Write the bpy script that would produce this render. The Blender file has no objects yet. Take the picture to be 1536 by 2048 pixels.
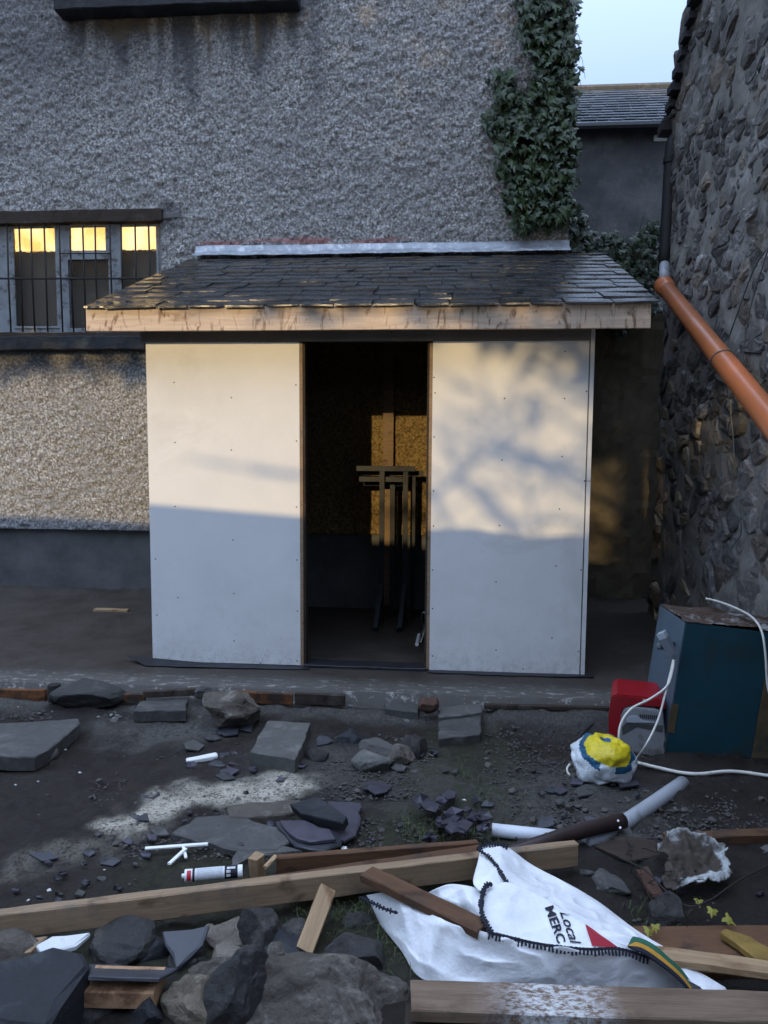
import bpy, bmesh, math, random
import numpy as np
from mathutils import Vector, Matrix
from mathutils.bvhtree import BVHTree

random.seed(7)
RNG = np.random.default_rng(11)
S = bpy.context.scene
COL = S.collection
rad = math.radians

# ------------------------------------------------------------------ camera
F_PX, CAM_H = 1538.0, 1.68
cam_rot = Matrix.Rotation(rad(4.8), 3, 'Z') @ Matrix.Rotation(rad(90 - 5.4), 3, 'X') @ Matrix.Rotation(rad(0.35), 3, 'Z')
cd = bpy.data.cameras.new('camera')
cd.sensor_fit = 'HORIZONTAL'
cd.sensor_width = 36.0
cd.lens = 36.0 * F_PX / 1536.0
cd.clip_start, cd.clip_end = 0.05, 400.0
cam = bpy.data.objects.new('camera', cd)
cam.matrix_world = Matrix.Translation((0, 0, CAM_H)) @ cam_rot.to_4x4()
COL.objects.link(cam)
S.camera = cam

# ------------------------------------------------------------------ light
SUN_TO = Vector((0.141, 1.0, -0.222)).normalized()      # the way the sunlight travels
w = bpy.data.worlds.new('World')
S.world = w
w.use_nodes = True
wn = w.node_tree
wn.nodes.clear()
sky = wn.nodes.new('ShaderNodeTexSky')
sky.sky_type = 'NISHITA'
sky.sun_disc = False
sky.sun_elevation = math.asin(-SUN_TO.z)
sky.sun_rotation = rad(180 + 8)
sky.altitude = 50
sky.air_density, sky.dust_density, sky.ozone_density = 0.9, 0.5, 3.5
bg = wn.nodes.new('ShaderNodeBackground')
bg.inputs['Strength'].default_value = 0.036
# thin high cloud: a pale even veil over the whole clear sky
veil = wn.nodes.new('ShaderNodeBackground')
wtc = wn.nodes.new('ShaderNodeTexCoord')
# an overcast veil is about three times brighter overhead than at the horizon
wsep = wn.nodes.new('ShaderNodeSeparateXYZ')
wn.links.new(wtc.outputs['Generated'], wsep.inputs[0])
wmr = wn.nodes.new('ShaderNodeMapRange')
wmr.inputs[1].default_value, wmr.inputs[2].default_value = 0.0, 1.0
wmr.inputs[3].default_value, wmr.inputs[4].default_value = 0.10, 2.0
wpw = wn.nodes.new('ShaderNodeMath')
wpw.operation = 'MULTIPLY'
wn.links.new(wsep.outputs[2], wpw.inputs[0])
wn.links.new(wsep.outputs[2], wpw.inputs[1])
wn.links.new(wpw.outputs[0], wmr.inputs[0])
wn.links.new(wmr.outputs[0], veil.inputs['Strength'])
wnz = wn.nodes.new('ShaderNodeTexNoise')
wnz.inputs['Scale'].default_value = 2.2
wnz.inputs['Detail'].default_value = 5
wrm = wn.nodes.new('ShaderNodeMix')
wrm.data_type = 'RGBA'
wrm.inputs[6].default_value = (0.46, 0.59, 0.85, 1)
wrm.inputs[7].default_value = (0.55, 0.66, 0.87, 1)
wn.links.new(wtc.outputs['Generated'], wnz.inputs['Vector'])
wn.links.new(wnz.outputs[0], wrm.inputs[0])
wn.links.new(wrm.outputs[2], veil.inputs[0])
wadd = wn.nodes.new('ShaderNodeAddShader')
wo = wn.nodes.new('ShaderNodeOutputWorld')
wn.links.new(sky.outputs[0], bg.inputs[0])
wn.links.new(bg.outputs[0], wadd.inputs[0])
wn.links.new(veil.outputs[0], wadd.inputs[1])
wn.links.new(wadd.outputs[0], wo.inputs[0])

sd = bpy.data.lights.new('sun', 'SUN')
sd.energy = 0.85
sd.angle = rad(0.4)
sd.color = (1.0, 0.73, 0.36)
sun = bpy.data.objects.new('sun', sd)
sun.rotation_euler = SUN_TO.to_track_quat('-Z', 'Y').to_euler()
sun.location = (-3, -20, 8)
COL.objects.link(sun)

S.view_settings.view_transform = 'Standard'
S.view_settings.look = 'None'
S.view_settings.exposure = 1.34
S.view_settings.gamma = 1.0
S.view_settings.use_curve_mapping = False

# ------------------------------------------------------------------ helpers: points seen at a pixel of the photograph, on a known plane
def ray(px, py):
    return cam_rot @ Vector(((px - 768) / F_PX, -(py - 1024) / F_PX, -1.0))
ORG = Vector((0, 0, CAM_H))
def on(px, py, ax, v):
    d = ray(px, py)
    return ORG + d * ((v - ORG[ax]) / d[ax])
def gz(px, py, z=-0.13): return on(px, py, 2, z)
def fy(px, py, y): return on(px, py, 1, y)

# ------------------------------------------------------------------ helpers: noise
def _h(ix, iy, iz, seed):
    n = (ix.astype(np.int64) * 374761393 + iy.astype(np.int64) * 668265263 + iz.astype(np.int64) * 2147483647 + seed * 974634541) & 0xFFFFFFFF
    n = ((n ^ (n >> 13)) * 1274126177) & 0xFFFFFFFF
    n = ((n ^ (n >> 15)) * 2246822519) & 0xFFFFFFFF
    return ((n ^ (n >> 16)) & 0xFFFF) / 65535.0
def vn(p, scale, seed=0):
    """value noise -1..1 at points p (n,3)"""
    q = np.asarray(p, dtype=float) * scale + 1000.0
    i = np.floor(q).astype(np.int64); f = q - i
    f = f * f * (3 - 2 * f)
    r = 0
    for a in (0, 1):
        for b in (0, 1):
            for c in (0, 1):
                wt = (f[:, 0] if a else 1 - f[:, 0]) * (f[:, 1] if b else 1 - f[:, 1]) * (f[:, 2] if c else 1 - f[:, 2])
                r = r + wt * _h(i[:, 0] + a, i[:, 1] + b, i[:, 2] + c, seed)
    return r * 2 - 1
def fbm(p, scale, seed=0, octv=4, gain=0.5):
    r, a = 0, 1.0
    for k in range(octv):
        r = r + a * vn(p, scale * 2 ** k, seed + k * 17); a *= gain
    return r
def sstep(a, b, x):
    t = np.clip((x - a) / (b - a), 0, 1); return t * t * (3 - 2 * t)

# ------------------------------------------------------------------ helpers: objects
def tag(o, label=None, cat=None, group=None, kind=None):
    if label: o['label'] = label
    if cat: o['category'] = cat
    if group: o['group'] = group
    if kind: o['kind'] = kind
    return o
def adopt(o, parent):
    """parts keep their world position; every parent is placed by location only or with its own matrix"""
    o.parent = parent
    o.matrix_parent_inverse = WM[parent.name].inverted()
WM = {}
def link(o, parent=None, mw=None):
    COL.objects.link(o)
    mw = mw if mw is not None else Matrix.Identity(4)
    WM[o.name] = mw.copy()
    if parent is not None:
        adopt(o, parent)
    o.matrix_basis = mw
    return o
def empty(name, loc, label, cat, group=None):
    o = bpy.data.objects.new(name, None)
    o.empty_display_size = 0.1
    link(o, None, Matrix.Translation(loc))
    return tag(o, label, cat, group)
def mesh(name, v, f, mat, parent=None, smooth=False, mw=None, label=None, cat=None, group=None, kind=None, mids=None):
    me = bpy.data.meshes.new(name)
    me.from_pydata([tuple(x) for x in v], [], [tuple(int(i) for i in q) for q in f])
    for m in (mat if isinstance(mat, (list, tuple)) else [mat]):
        me.materials.append(m)
    if mids is not None:
        me.polygons.foreach_set('material_index', np.asarray(mids, dtype=np.int32))
    if smooth:
        me.polygons.foreach_set('use_smooth', np.ones(len(me.polygons), dtype=bool))
    me.update()
    o = bpy.data.objects.new(name, me)
    link(o, parent, mw)
    return tag(o, label, cat, group, kind)
def clone(o, mw, parent=None, label=None, group=None):
    c = o.copy()
    COL.objects.link(c)
    WM[c.name] = mw.copy()
    if parent is not None: adopt(c, parent)
    c.matrix_basis = mw
    if label: c['label'] = label
    if group: c['group'] = group
    return c

class MB:
    """collects shapes into one mesh"""
    def __init__(s): s.v, s.f, s.m = [], [], []
    def add(s, v, f, m=0):
        n = len(s.v); s.v += [tuple(x) for x in v]; s.f += [tuple(i + n for i in q) for q in f]; s.m += [m] * len(f); return s
    def box(s, a, b, m=0):
        x0, y0, z0 = a; x1, y1, z1 = b
        return s.add([(x0,y0,z0),(x1,y0,z0),(x1,y1,z0),(x0,y1,z0),(x0,y0,z1),(x1,y0,z1),(x1,y1,z1),(x0,y1,z1)],
                     [(0,3,2,1),(4,5,6,7),(0,1,5,4),(1,2,6,5),(2,3,7,6),(3,0,4,7)], m)
    def tube(s, *a, m=0, **k):
        v, f = tube(*a, **k); return s.add(v, f, m)
    def build(s, name, mat, parent=None, **k):
        return mesh(name, s.v, s.f, mat, parent, mids=s.m if isinstance(mat, (list, tuple)) else None, **k)

def catmull(pts, n):
    P = [Vector(p) for p in pts]; P = [P[0] * 2 - P[1]] + P + [P[-1] * 2 - P[-2]]
    out = []
    for i in range(1, len(P) - 2):
        for k in range(n):
            t = k / n; a, b, c, d = P[i-1], P[i], P[i+1], P[i+2]
            out.append(0.5 * ((2*b) + (c-a)*t + (2*a-5*b+4*c-d)*t*t + (3*b-a-3*c+d)*t**3))
    out.append(P[-2]); return out
def tube(pts, r, n=8, curve=0, cap=True):
    P = catmull(pts, curve) if curve else [Vector(p) for p in pts]
    R = r if hasattr(r, '__len__') else [r] * len(P)
    if len(R) != len(P): R = list(np.interp(np.linspace(0, 1, len(P)), np.linspace(0, 1, len(R)), R))
    v, f = [], []
    up = Vector((0, 0, 1)); t0 = (P[1] - P[0]).normalized()
    if abs(t0.dot(up)) > 0.9: up = Vector((1, 0, 0))
    nrm = (up - t0 * up.dot(t0)).normalized()
    for i, p in enumerate(P):
        t = (P[min(i+1, len(P)-1)] - P[max(i-1, 0)]).normalized()
        nrm = (nrm - t * nrm.dot(t)).normalized(); bi = t.cross(nrm)
        for k in range(n):
            a = 2 * math.pi * k / n
            v.append(p + (nrm * math.cos(a) + bi * math.sin(a)) * R[i])
    for i in range(len(P) - 1):
        for k in range(n):
            k2 = (k + 1) % n
            f.append((i*n+k, i*n+k2, (i+1)*n+k2, (i+1)*n+k))
    if cap:
        f.append(tuple(range(n - 1, -1, -1))); f.append(tuple((len(P)-1)*n + k for k in range(n)))
    return v, f

def box_obj(name, a, b, mat, parent=None, bev=0.0, **k):
    if bev <= 0: return MB().box(a, b).build(name, mat, parent, **k)
    bm = bmesh.new(); mb = MB().box(a, b)
    vs = [bm.verts.new(x) for x in mb.v]
    for q in mb.f: bm.faces.new([vs[i] for i in q])
    bmesh.ops.bevel(bm, geom=list(bm.edges), offset=bev, segments=2, affect='EDGES', profile=0.6)
    bm.verts.index_update()
    v = [tuple(x.co) for x in bm.verts]; f = [[x.index for x in q.verts] for q in bm.faces]; bm.free()
    return mesh(name, v, f, mat, parent, **k)

def beam(name, p0, p1, wid, hei, mat, roll=0.0, seed=0, wear=0.0025, parent=None, bev=0.004, **k):
    """a length of timber between the middles of its two ends; local X runs along it"""
    p0, p1 = Vector(p0), Vector(p1)
    L = (p1 - p0).length; x = (p1 - p0) / L
    y = Vector((0, 0, 1)).cross(x).normalized(); z = x.cross(y)
    R = Matrix((x, y, z)).transposed() @ Matrix.Rotation(roll, 3, 'X')
    mw = Matrix.Translation(p0) @ R.to_4x4()
    n = max(3, int(L / 0.09)); r = random.Random(seed + 91)
    a, b = wid / 2, hei / 2
    prof = [(-a+bev,-b),(a-bev,-b),(a,-b+bev),(a,b-bev),(a-bev,b),(-a+bev,b),(-a,b-bev),(-a,-b+bev)]
    v, f = [], []
    for i in range(n + 1):
        for (yy, zz) in prof:
            v.append((L*i/n + (r.uniform(-1,1)*wear*1.5 if i in (0,n) else 0), yy + r.uniform(-1,1)*wear*.6, zz + r.uniform(-1,1)*wear*.6))
    for i in range(n):
        for q in range(8):
            q2 = (q+1) % 8
            f.append((i*8+q, (i+1)*8+q, (i+1)*8+q2, i*8+q2))
    f.append(tuple(range(8))); f.append(tuple(n*8+q for q in range(7,-1,-1)))
    return mesh(name, v, f, mat, parent, mw=mw, **k)

def ico(sub):
    bm = bmesh.new(); bmesh.ops.create_icosphere(bm, subdivisions=sub, radius=1.0); bm.verts.ensure_lookup_table()
    v = np.array([x.co[:] for x in bm.verts]); f = [[x.index for x in q.verts] for q in bm.faces]; bm.free(); return v, f
ICO = {k: ico(k) for k in (1, 2, 3, 4, 5, 6)}
def rock(name, c, size, mat, seed=0, sub=4, cuts=14, rough=0.05, rot=(0,0,0), sharp=0.62, parent=None, **k):
    """a broken stone: a ball cut by random planes, then roughened"""
    v, f = ICO[sub]; v = v.copy(); r = np.random.default_rng(seed + 500)
    for i in range(cuts):
        nn = r.normal(size=3); nn /= np.linalg.norm(nn); d = r.uniform(sharp, 0.9)
        t = v @ nn; over = t > d
        v[over] -= np.outer(t[over] - d, nn)
    off = r.uniform(0, 50, 3)
    nv = v / np.maximum(np.linalg.norm(v, axis=1, keepdims=True), 1e-6)
    v += nv * (fbm(v + off, 2.2, seed, 4, 0.55) * rough)[:, None]
    v *= np.array(size) * 0.5 / 0.82
    M = np.array(Matrix.Rotation(rot[2],3,'Z') @ Matrix.Rotation(rot[1],3,'Y') @ Matrix.Rotation(rot[0],3,'X'))
    v = v @ M.T + np.array(c)
    return mesh(name, v, f, mat, parent, smooth=k.pop('smooth', False), **k)
def rock_px(name, x0, y0, x1, y1, Y, mat, depth=0.8, **k):
    """a stone whose middle stands at distance Y and that fills the given box of the photograph"""
    c = fy((x0+x1)/2, (y0+y1)/2, Y); m = (c - ORG).length / F_PX
    wx, wz = (x1-x0)*m, (y1-y0)*m
    return rock(name, c, (wx*1.02, wx*depth, wz*1.05), mat, **k)

def slabshape(poly, thick, seed=0, jit=0.006, seg=0.05, chip=0.008):
    """a flat broken piece: polygon (world points of its top face, any tilt) with uneven edges and real thickness"""
    r = random.Random(seed); P = [Vector(p) for p in poly]
    nrm = Vector((0,0,0))
    for i in range(len(P)): nrm += (P[i]-P[0]).cross(P[(i+1)%len(P)]-P[0])
    nrm.normalize()
    if nrm.z < 0: P.reverse(); nrm = -nrm
    ring = []
    for i in range(len(P)):
        a, b = P[i], P[(i+1)%len(P)]; n = max(1, int((b-a).length/seg))
        for q in range(n):
            p = a.lerp(b, q/n); e = (b-a).normalized(); o = e.cross(nrm)
            ring.append(p + o*r.uniform(-jit, jit) + e*r.uniform(-jit, jit)*.5)
    c = sum(ring, Vector()) / len(ring); n = len(ring)
    v = []
    for p in ring: v.append(p + (c-p)*min(.25, chip/max((p-c).length,.01)*r.uniform(.6,1.8)) + nrm*r.uniform(-.001,.001))
    for p in ring: v.append(p - nrm*chip*r.uniform(.5,1.3))
    for p in ring: v.append(p - nrm*(thick-chip*.4) + (c-p)*r.uniform(0,.03))
    for p in ring: v.append(p - nrm*thick + (c-p)*.05)
    v.append(c)
    f = []
    for a in range(3):
        for i in range(n):
            j = (i+1)%n; f.append((a*n+i, (a+1)*n+i, (a+1)*n+j, a*n+j))
    for i in range(n): f.append((4*n, i, (i+1)%n))
    f.append(tuple(3*n+i for i in range(n-1,-1,-1)))
    return v, f
def flat_px(name, pts, z, thick, mat, seed=0, tilt=None, parent=None, jit=0.006, seg=0.05, chip=0.006, **k):
    """a flat piece lying with its top at height z; tilt gives a height for each corner"""
    P = [gz(x, y, z if tilt is None else tilt[i]) for i, (x, y) in enumerate(pts)]
    v, f = slabshape(P, thick, seed, jit, seg, chip)
    return mesh(name, v, f, mat, parent, **k)

def grid_faces(nx, ny):
    i = np.arange(nx-1); j = np.arange(ny-1)
    a = (j[:,None]*nx + i[None,:]).ravel()
    return np.stack([a, a+1, a+nx+1, a+nx], 1)
def fastmesh(name, v, f, mat, parent=None, smooth=True, attrs=None, **k):
    me = bpy.data.meshes.new(name)
    v = np.asarray(v, dtype=np.float32); f = np.asarray(f, dtype=np.int32)
    me.vertices.add(len(v)); me.vertices.foreach_set('co', v.ravel())
    n = f.shape[1]
    me.loops.add(f.size); me.loops.foreach_set('vertex_index', f.ravel())
    me.polygons.add(len(f)); me.polygons.foreach_set('loop_start', np.arange(0, f.size, n, dtype=np.int32))
    try: me.polygons.foreach_set('loop_total', np.full(len(f), n, dtype=np.int32))
    except Exception: pass
    me.update(calc_edges=True)
    me.polygons.foreach_set('use_smooth', np.full(len(f), smooth, dtype=bool))
    for m in (mat if isinstance(mat, (list, tuple)) else [mat]): me.materials.append(m)
    for an, av in (attrs or {}).items():
        a = me.attributes.new(an, 'FLOAT', 'POINT'); a.data.foreach_set('value', np.asarray(av, dtype=np.float32))
    me.validate()
    o = bpy.data.objects.new(name, me)
    link(o, parent)
    return tag(o, k.get('label'), k.get('cat'), k.get('group'), k.get('kind'))

# ------------------------------------------------------------------ materials
class MT:
    def __init__(s, name):
        s.m = bpy.data.materials.new(name); s.m.use_nodes = True
        s.t = s.m.node_tree; s.b = s.t.nodes['Principled BSDF']
        s.tc = s.t.nodes.new('ShaderNodeTexCoord')
    def n(s, typ, **k):
        o = s.t.nodes.new('ShaderNode' + typ)
        for a, b in k.items(): setattr(o, a, b)
        return o
    def l(s, a, b): s.t.links.new(a, b)
    def coord(s, scale=(1,1,1), space='Object'):
        mp = s.n('Mapping'); mp.inputs['Scale'].default_value = scale; s.l(s.tc.outputs[space], mp.inputs[0]); return mp.outputs[0]
    def noise(s, scale, detail=6, rough=.6, co=None, dist=0.0):
        q = s.n('TexNoise'); q.inputs['Scale'].default_value = scale; q.inputs['Detail'].default_value = detail
        q.inputs['Roughness'].default_value = rough; q.inputs['Distortion'].default_value = dist
        s.l(co if co is not None else s.tc.outputs['Object'], q.inputs['Vector']); return q.outputs[0]
    def voro(s, scale, co=None, feature='F1'):
        q = s.n('TexVoronoi', feature=feature); q.inputs['Scale'].default_value = scale
        s.l(co if co is not None else s.tc.outputs['Object'], q.inputs['Vector']); return q.outputs[0]
    def ramp(s, x, lo, hi, a=0.0, b=1.0):
        q = s.n('MapRange'); q.inputs[1].default_value = lo; q.inputs[2].default_value = hi
        q.inputs[3].default_value = a; q.inputs[4].default_value = b; s.l(x, q.inputs[0]); return q.outputs[0]
    def mix(s, fac, a, b, bt='MIX'):
        q = s.n('Mix', data_type='RGBA', blend_type=bt)
        for i, x in ((0, fac), (6, a), (7, b)):
            if isinstance(x, (int, float)): q.inputs[i].default_value = x
            elif isinstance(x, (tuple, list)): q.inputs[i].default_value = (*x, 1)
            else: s.l(x, q.inputs[i])
        return q.outputs[2]
    def math(s, op, a, b=0.0):
        q = s.n('Math', operation=op)
        for i, x in ((0, a), (1, b)):
            if isinstance(x, (int, float)): q.inputs[i].default_value = x
            else: s.l(x, q.inputs[i])
        return q.outputs[0]
    def attr(s, name):
        q = s.n('Attribute'); q.attribute_name = name; return q.outputs['Fac']
    def rand(s): return s.n('ObjectInfo').outputs['Random']
    def bump(s, h, strength=.4, dist=.01, prev=None):
        q = s.n('Bump'); q.inputs['Strength'].default_value = strength; q.inputs['Distance'].default_value = dist
        s.l(h, q.inputs['Height'])
        if prev is not None: s.l(prev, q.inputs['Normal'])
        return q.outputs[0]
    def out(s, col, rough=.8, normal=None, metal=0.0, spec=.35):
        if isinstance(col, (tuple, list)): s.b.inputs['Base Color'].default_value = (*col, 1)
        else: s.l(col, s.b.inputs['Base Color'])
        if isinstance(rough, (int, float)): s.b.inputs['Roughness'].default_value = rough
        else: s.l(rough, s.b.inputs['Roughness'])
        s.b.inputs['Metallic'].default_value = metal
        s.b.inputs['Specular IOR Level'].default_value = spec
        if normal is not None: s.l(normal, s.b.inputs['Normal'])
        return s.m

def simple(name, c, var=.25, scale=6, rough=.8, bump=.3, bscale=60, bdist=.006, spec=.35, metal=0, rnd=0.0, c2=None, c2s=5, c2r=(.5,.62), co=None):
    t = MT(name); cc = t.coord(co) if co else None
    a = t.noise(scale, 8, .65, cc)
    col = t.mix(t.ramp(a, .3, .7), tuple(x*(1-var) for x in c), tuple(x*(1+var) for x in c))
    if c2 is not None:
        col = t.mix(t.ramp(t.noise(c2s, 8, .7, cc), *c2r), col, c2)
    if rnd:
        col = t.mix(1.0, col, t.n('CombineColor').outputs[0] if False else t.mix(t.rand(), (1-rnd,)*3, (1+rnd,)*3), 'MULTIPLY')
    nb = t.bump(t.noise(bscale, 6, .7, cc), bump, bdist)
    return t.out(col, rough, nb, metal, spec)

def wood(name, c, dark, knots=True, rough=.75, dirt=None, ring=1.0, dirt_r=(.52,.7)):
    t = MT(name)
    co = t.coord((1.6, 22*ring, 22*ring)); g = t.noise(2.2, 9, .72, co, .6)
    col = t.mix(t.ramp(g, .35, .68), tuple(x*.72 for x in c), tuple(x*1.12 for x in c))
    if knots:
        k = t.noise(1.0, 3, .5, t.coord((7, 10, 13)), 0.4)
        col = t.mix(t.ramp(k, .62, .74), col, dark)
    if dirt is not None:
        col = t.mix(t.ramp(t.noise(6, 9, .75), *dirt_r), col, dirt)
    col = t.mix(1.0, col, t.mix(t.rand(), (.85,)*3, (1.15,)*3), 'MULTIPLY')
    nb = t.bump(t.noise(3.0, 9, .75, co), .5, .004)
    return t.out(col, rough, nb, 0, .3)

def stonemat(name, c, var=.4, c2=None, rough=.85, rnd=.25, bump=.6, wet=False, c2r=(.52,.66), sc=9):
    t = MT(name)
    a = t.noise(sc, 10, .7); b = t.noise(sc*6, 8, .75)
    col = t.mix(t.ramp(a, .28, .72), tuple(x*(1-var) for x in c), tuple(x*(1+var) for x in c))
    col = t.mix(t.ramp(b, .35, .75, 0, .5), col, tuple(x*1.5 for x in c))
    if c2 is not None: col = t.mix(t.ramp(t.noise(sc*.6, 9, .75, None, .5), *c2r), col, c2)
    if rnd: col = t.mix(1.0, col, t.mix(t.rand(), (1-rnd,)*3, (1+rnd,)*3), 'MULTIPLY')
    n1 = t.bump(a, bump, .03); n2 = t.bump(b, bump, .008, n1)
    return t.out(col, t.ramp(a, .3, .7, rough-.3, rough) if wet else rough, n2, 0, .4)

def harl_mat():
    t = MT('roughcast')
    st, dk, warm = t.attr('stain'), t.attr('pale'), t.attr('brown')
    p = t.noise(42, 4, .7); q = t.noise(2.1, 8, .7); v = t.voro(40); big = t.noise(16, 6, .75)
    col = t.mix(t.ramp(p, .43, .57), (.135,.133,.13), (.70,.695,.68))
    col = t.mix(t.ramp(v, .18, .5, 0, .55), col, (.12,.115,.11))
    col = t.mix(t.ramp(big, .5, .75, 0, .5), col, (.5,.49,.47))
    col = t.mix(t.ramp(q, .4, .72, 0, .5), col, (.22,.22,.22))
    col = t.mix(st, col, (.075,.075,.085))
    col = t.mix(warm, col, (.14,.115,.085))
    col = t.mix(t.math('MULTIPLY', t.math('MULTIPLY', dk, .6), t.ramp(p, .35, .6)), col, (.52,.52,.50))
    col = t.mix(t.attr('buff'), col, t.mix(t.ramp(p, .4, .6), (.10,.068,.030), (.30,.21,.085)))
    red = t.attr('red')
    col = t.mix(t.math('MULTIPLY', red, t.ramp(p, .4, .6, .3, 1)), col, (.40,.10,.09))
    n = t.bump(p, .8, .012); n = t.bump(v, .4, .006, n)
    return t.out(col, .92, n, 0, .2)

def ground_mat():
    t = MT('earth')
    lime, moss, grey = t.attr('lime'), t.attr('moss'), t.attr('grey')
    a = t.noise(6, 12, .8); b = t.noise(55, 8, .8); g = t.voro(60)
    col = t.mix(t.ramp(a, .3, .7), (.008,.006,.005), (.031,.024,.018))
    col = t.mix(t.ramp(b, .55, .75, 0, .8), col, (.085,.072,.06))
    col = t.mix(t.math('MULTIPLY', grey, t.ramp(b, .35, .6)), col, (.13,.125,.115))
    col = t.mix(t.math('MULTIPLY', moss, t.ramp(t.noise(22, 8, .8), .42, .62)), col, (.035,.04,.015))
    lm = t.math('MULTIPLY', t.math('MULTIPLY', lime, t.ramp(t.noise(15, 9, .82), .38, .50)), t.ramp(t.noise(60, 6, .8), .36, .52, .12, 1))
    col = t.mix(lm, col, (.66,.60,.49))
    n = t.bump(a, .7, .04); n = t.bump(b, .9, .016, n)
    return t.out(col, t.ramp(t.noise(2.6, 6, .6), .38, .6, .38, .95), n, 0, .4)

def slab_mat():
    t = MT('old_concrete')
    a = t.noise(3.2, 10, .72); b = t.noise(60, 8, .75); e = t.attr('edge')
    col = t.mix(t.ramp(a, .3, .7), (.030,.024,.020), (.064,.053,.044))
    col = t.mix(t.ramp(b, .5, .8, 0, .5), col, (.13,.12,.11))
    fl = t.math('MULTIPLY', e, t.ramp(t.noise(9, 9, .78, t.coord((1,2.2,1))), .54, .60))
    col = t.mix(t.math('MULTIPLY', e, .45), col, (.14,.135,.125))
    col = t.mix(fl, col, (.30,.29,.27))
    n = t.bump(a, .4, .02); n = t.bump(b, .5, .006, n)
    return t.out(col, t.ramp(a, .3, .7, .55, .9), n, 0, .3)

def panel_mat():
    t = MT('cement_board')
    a = t.noise(2.5, 6, .6); b = t.noise(160, 4, .7); sp = t.noise(55, 5, .7)
    col = t.mix(t.ramp(a, .3, .7), (.76,.755,.74), (.83,.825,.81))
    col = t.mix(t.ramp(b, .3, .7, 0, .25), col, (.62,.61,.58))
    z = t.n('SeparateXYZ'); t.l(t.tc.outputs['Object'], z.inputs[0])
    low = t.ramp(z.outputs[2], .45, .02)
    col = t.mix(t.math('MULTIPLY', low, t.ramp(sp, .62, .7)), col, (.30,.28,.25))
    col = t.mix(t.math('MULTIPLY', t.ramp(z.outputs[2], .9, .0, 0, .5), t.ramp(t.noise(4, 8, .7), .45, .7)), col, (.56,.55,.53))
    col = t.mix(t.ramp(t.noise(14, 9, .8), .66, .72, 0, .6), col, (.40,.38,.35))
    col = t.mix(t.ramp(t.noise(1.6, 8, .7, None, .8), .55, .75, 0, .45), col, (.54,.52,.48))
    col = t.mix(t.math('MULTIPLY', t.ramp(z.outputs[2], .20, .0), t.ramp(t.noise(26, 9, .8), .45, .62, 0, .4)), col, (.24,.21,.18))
    n = t.bump(t.noise(220, 3, .6), .25, .002); n = t.bump(a, .15, .02, n)
    return t.out(col, .7, n, 0, .35)

def slate_mat(name, c, rough=.42, rnd=.35, wetr=.16):
    t = MT(name)
    a = t.noise(7, 9, .7); b = t.noise(40, 8, .75, t.coord((1,2,1)))
    col = t.mix(t.ramp(a, .3, .7), tuple(x*.65 for x in c), tuple(x*1.35 for x in c))
    col = t.mix(t.ramp(b, .6, .8, 0, .5), col, tuple(x*2 for x in c))
    col = t.mix(1.0, col, t.mix(t.rand(), (1-rnd,)*3, (1+rnd,)*3), 'MULTIPLY')
    n = t.bump(a, .35, .012); n = t.bump(b, .35, .003, n)
    return t.out(col, t.ramp(a, .3, .7, rough-wetr, rough+wetr), n, 0, .5)

def fascia_mat():
    t = MT('new_sawn_timber')
    co = t.coord((1.4, 20, 20)); g = t.noise(2.0, 9, .7, co, .5)
    col = t.mix(t.ramp(g, .35, .66), (.54,.415,.31), (.72,.575,.45))
    k = t.noise(1.0, 5, .6, t.coord((10, 1, 4)), 2.2)
    col = t.mix(t.ramp(k, .55, .68, 0, .9), col, (.17,.085,.045))
    k2 = t.noise(1.0, 6, .7, t.coord((2.2, 9, 16)), .8)
    col = t.mix(t.ramp(k2, .55, .72, 0, .6), col, (.30,.18,.11))
    return t.out(col, .7, t.bump(g, .3, .003), 0, .3)

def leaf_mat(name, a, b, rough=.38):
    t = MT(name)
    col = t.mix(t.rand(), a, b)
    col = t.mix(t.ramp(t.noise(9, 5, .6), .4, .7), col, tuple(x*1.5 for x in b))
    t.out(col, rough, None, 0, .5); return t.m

def plank_plaster_mat():
    t = MT('plastered_plank')
    co = t.coord((1.6, 18, 18)); g = t.noise(2.2, 9, .72, co, .6)
    col = t.mix(t.ramp(g, .35, .68), (.115,.075,.05), (.20,.14,.098))
    col = t.mix(t.ramp(t.noise(5, 6, .6), .55, .75), col, (.07,.045,.03))
    m = t.attr('plaster')
    col = t.mix(t.math('MULTIPLY', m, t.ramp(t.noise(34, 9, .8, t.coord((1,2,1))), .44, .56)), col, (.55,.54,.53))
    return t.out(col, .8, t.bump(g, .4, .004), 0, .3)

M = {}
M['harl'] = harl_mat(); M['earth'] = ground_mat(); M['slab'] = slab_mat(); M['panel'] = panel_mat()
M['slate'] = slate_mat('roof_slate', (.015,.0155,.018), .22, .4, .10); M['slate'].node_tree.nodes['Principled BSDF'].inputs['Specular IOR Level'].default_value = .85; M['slate2'] = slate_mat('loose_slate', (.038,.040,.048), .5)
M['purple'] = slate_mat('purple_slate', (.042,.038,.052), .55)
M['fascia'] = fascia_mat()
M['plinth'] = simple('cement_render', (.105,.105,.105), .35, 2.5, .8, .35, 18, .015, c2=(.13,.135,.135), c2s=2.2, c2r=(.56,.75))
M['header'] = simple('grey_board', (.24,.22,.19), .2, 3, .8, .2)
M['lead'] = simple('lead_sheet', (.30,.33,.37), .25, 9, .45, .35, 14, .012, .5, .15, c2=(.55,.57,.6), c2s=12)
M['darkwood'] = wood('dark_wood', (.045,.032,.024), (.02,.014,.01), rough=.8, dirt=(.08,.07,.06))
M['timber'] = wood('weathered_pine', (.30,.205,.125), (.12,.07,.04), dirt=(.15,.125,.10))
M['timber_pale'] = wood('pale_pine', (.36,.24,.135), (.18,.10,.05))
M['timber_brown'] = wood('stained_timber', (.115,.058,.030), (.05,.026,.015), dirt=(.06,.04,.028))
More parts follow.
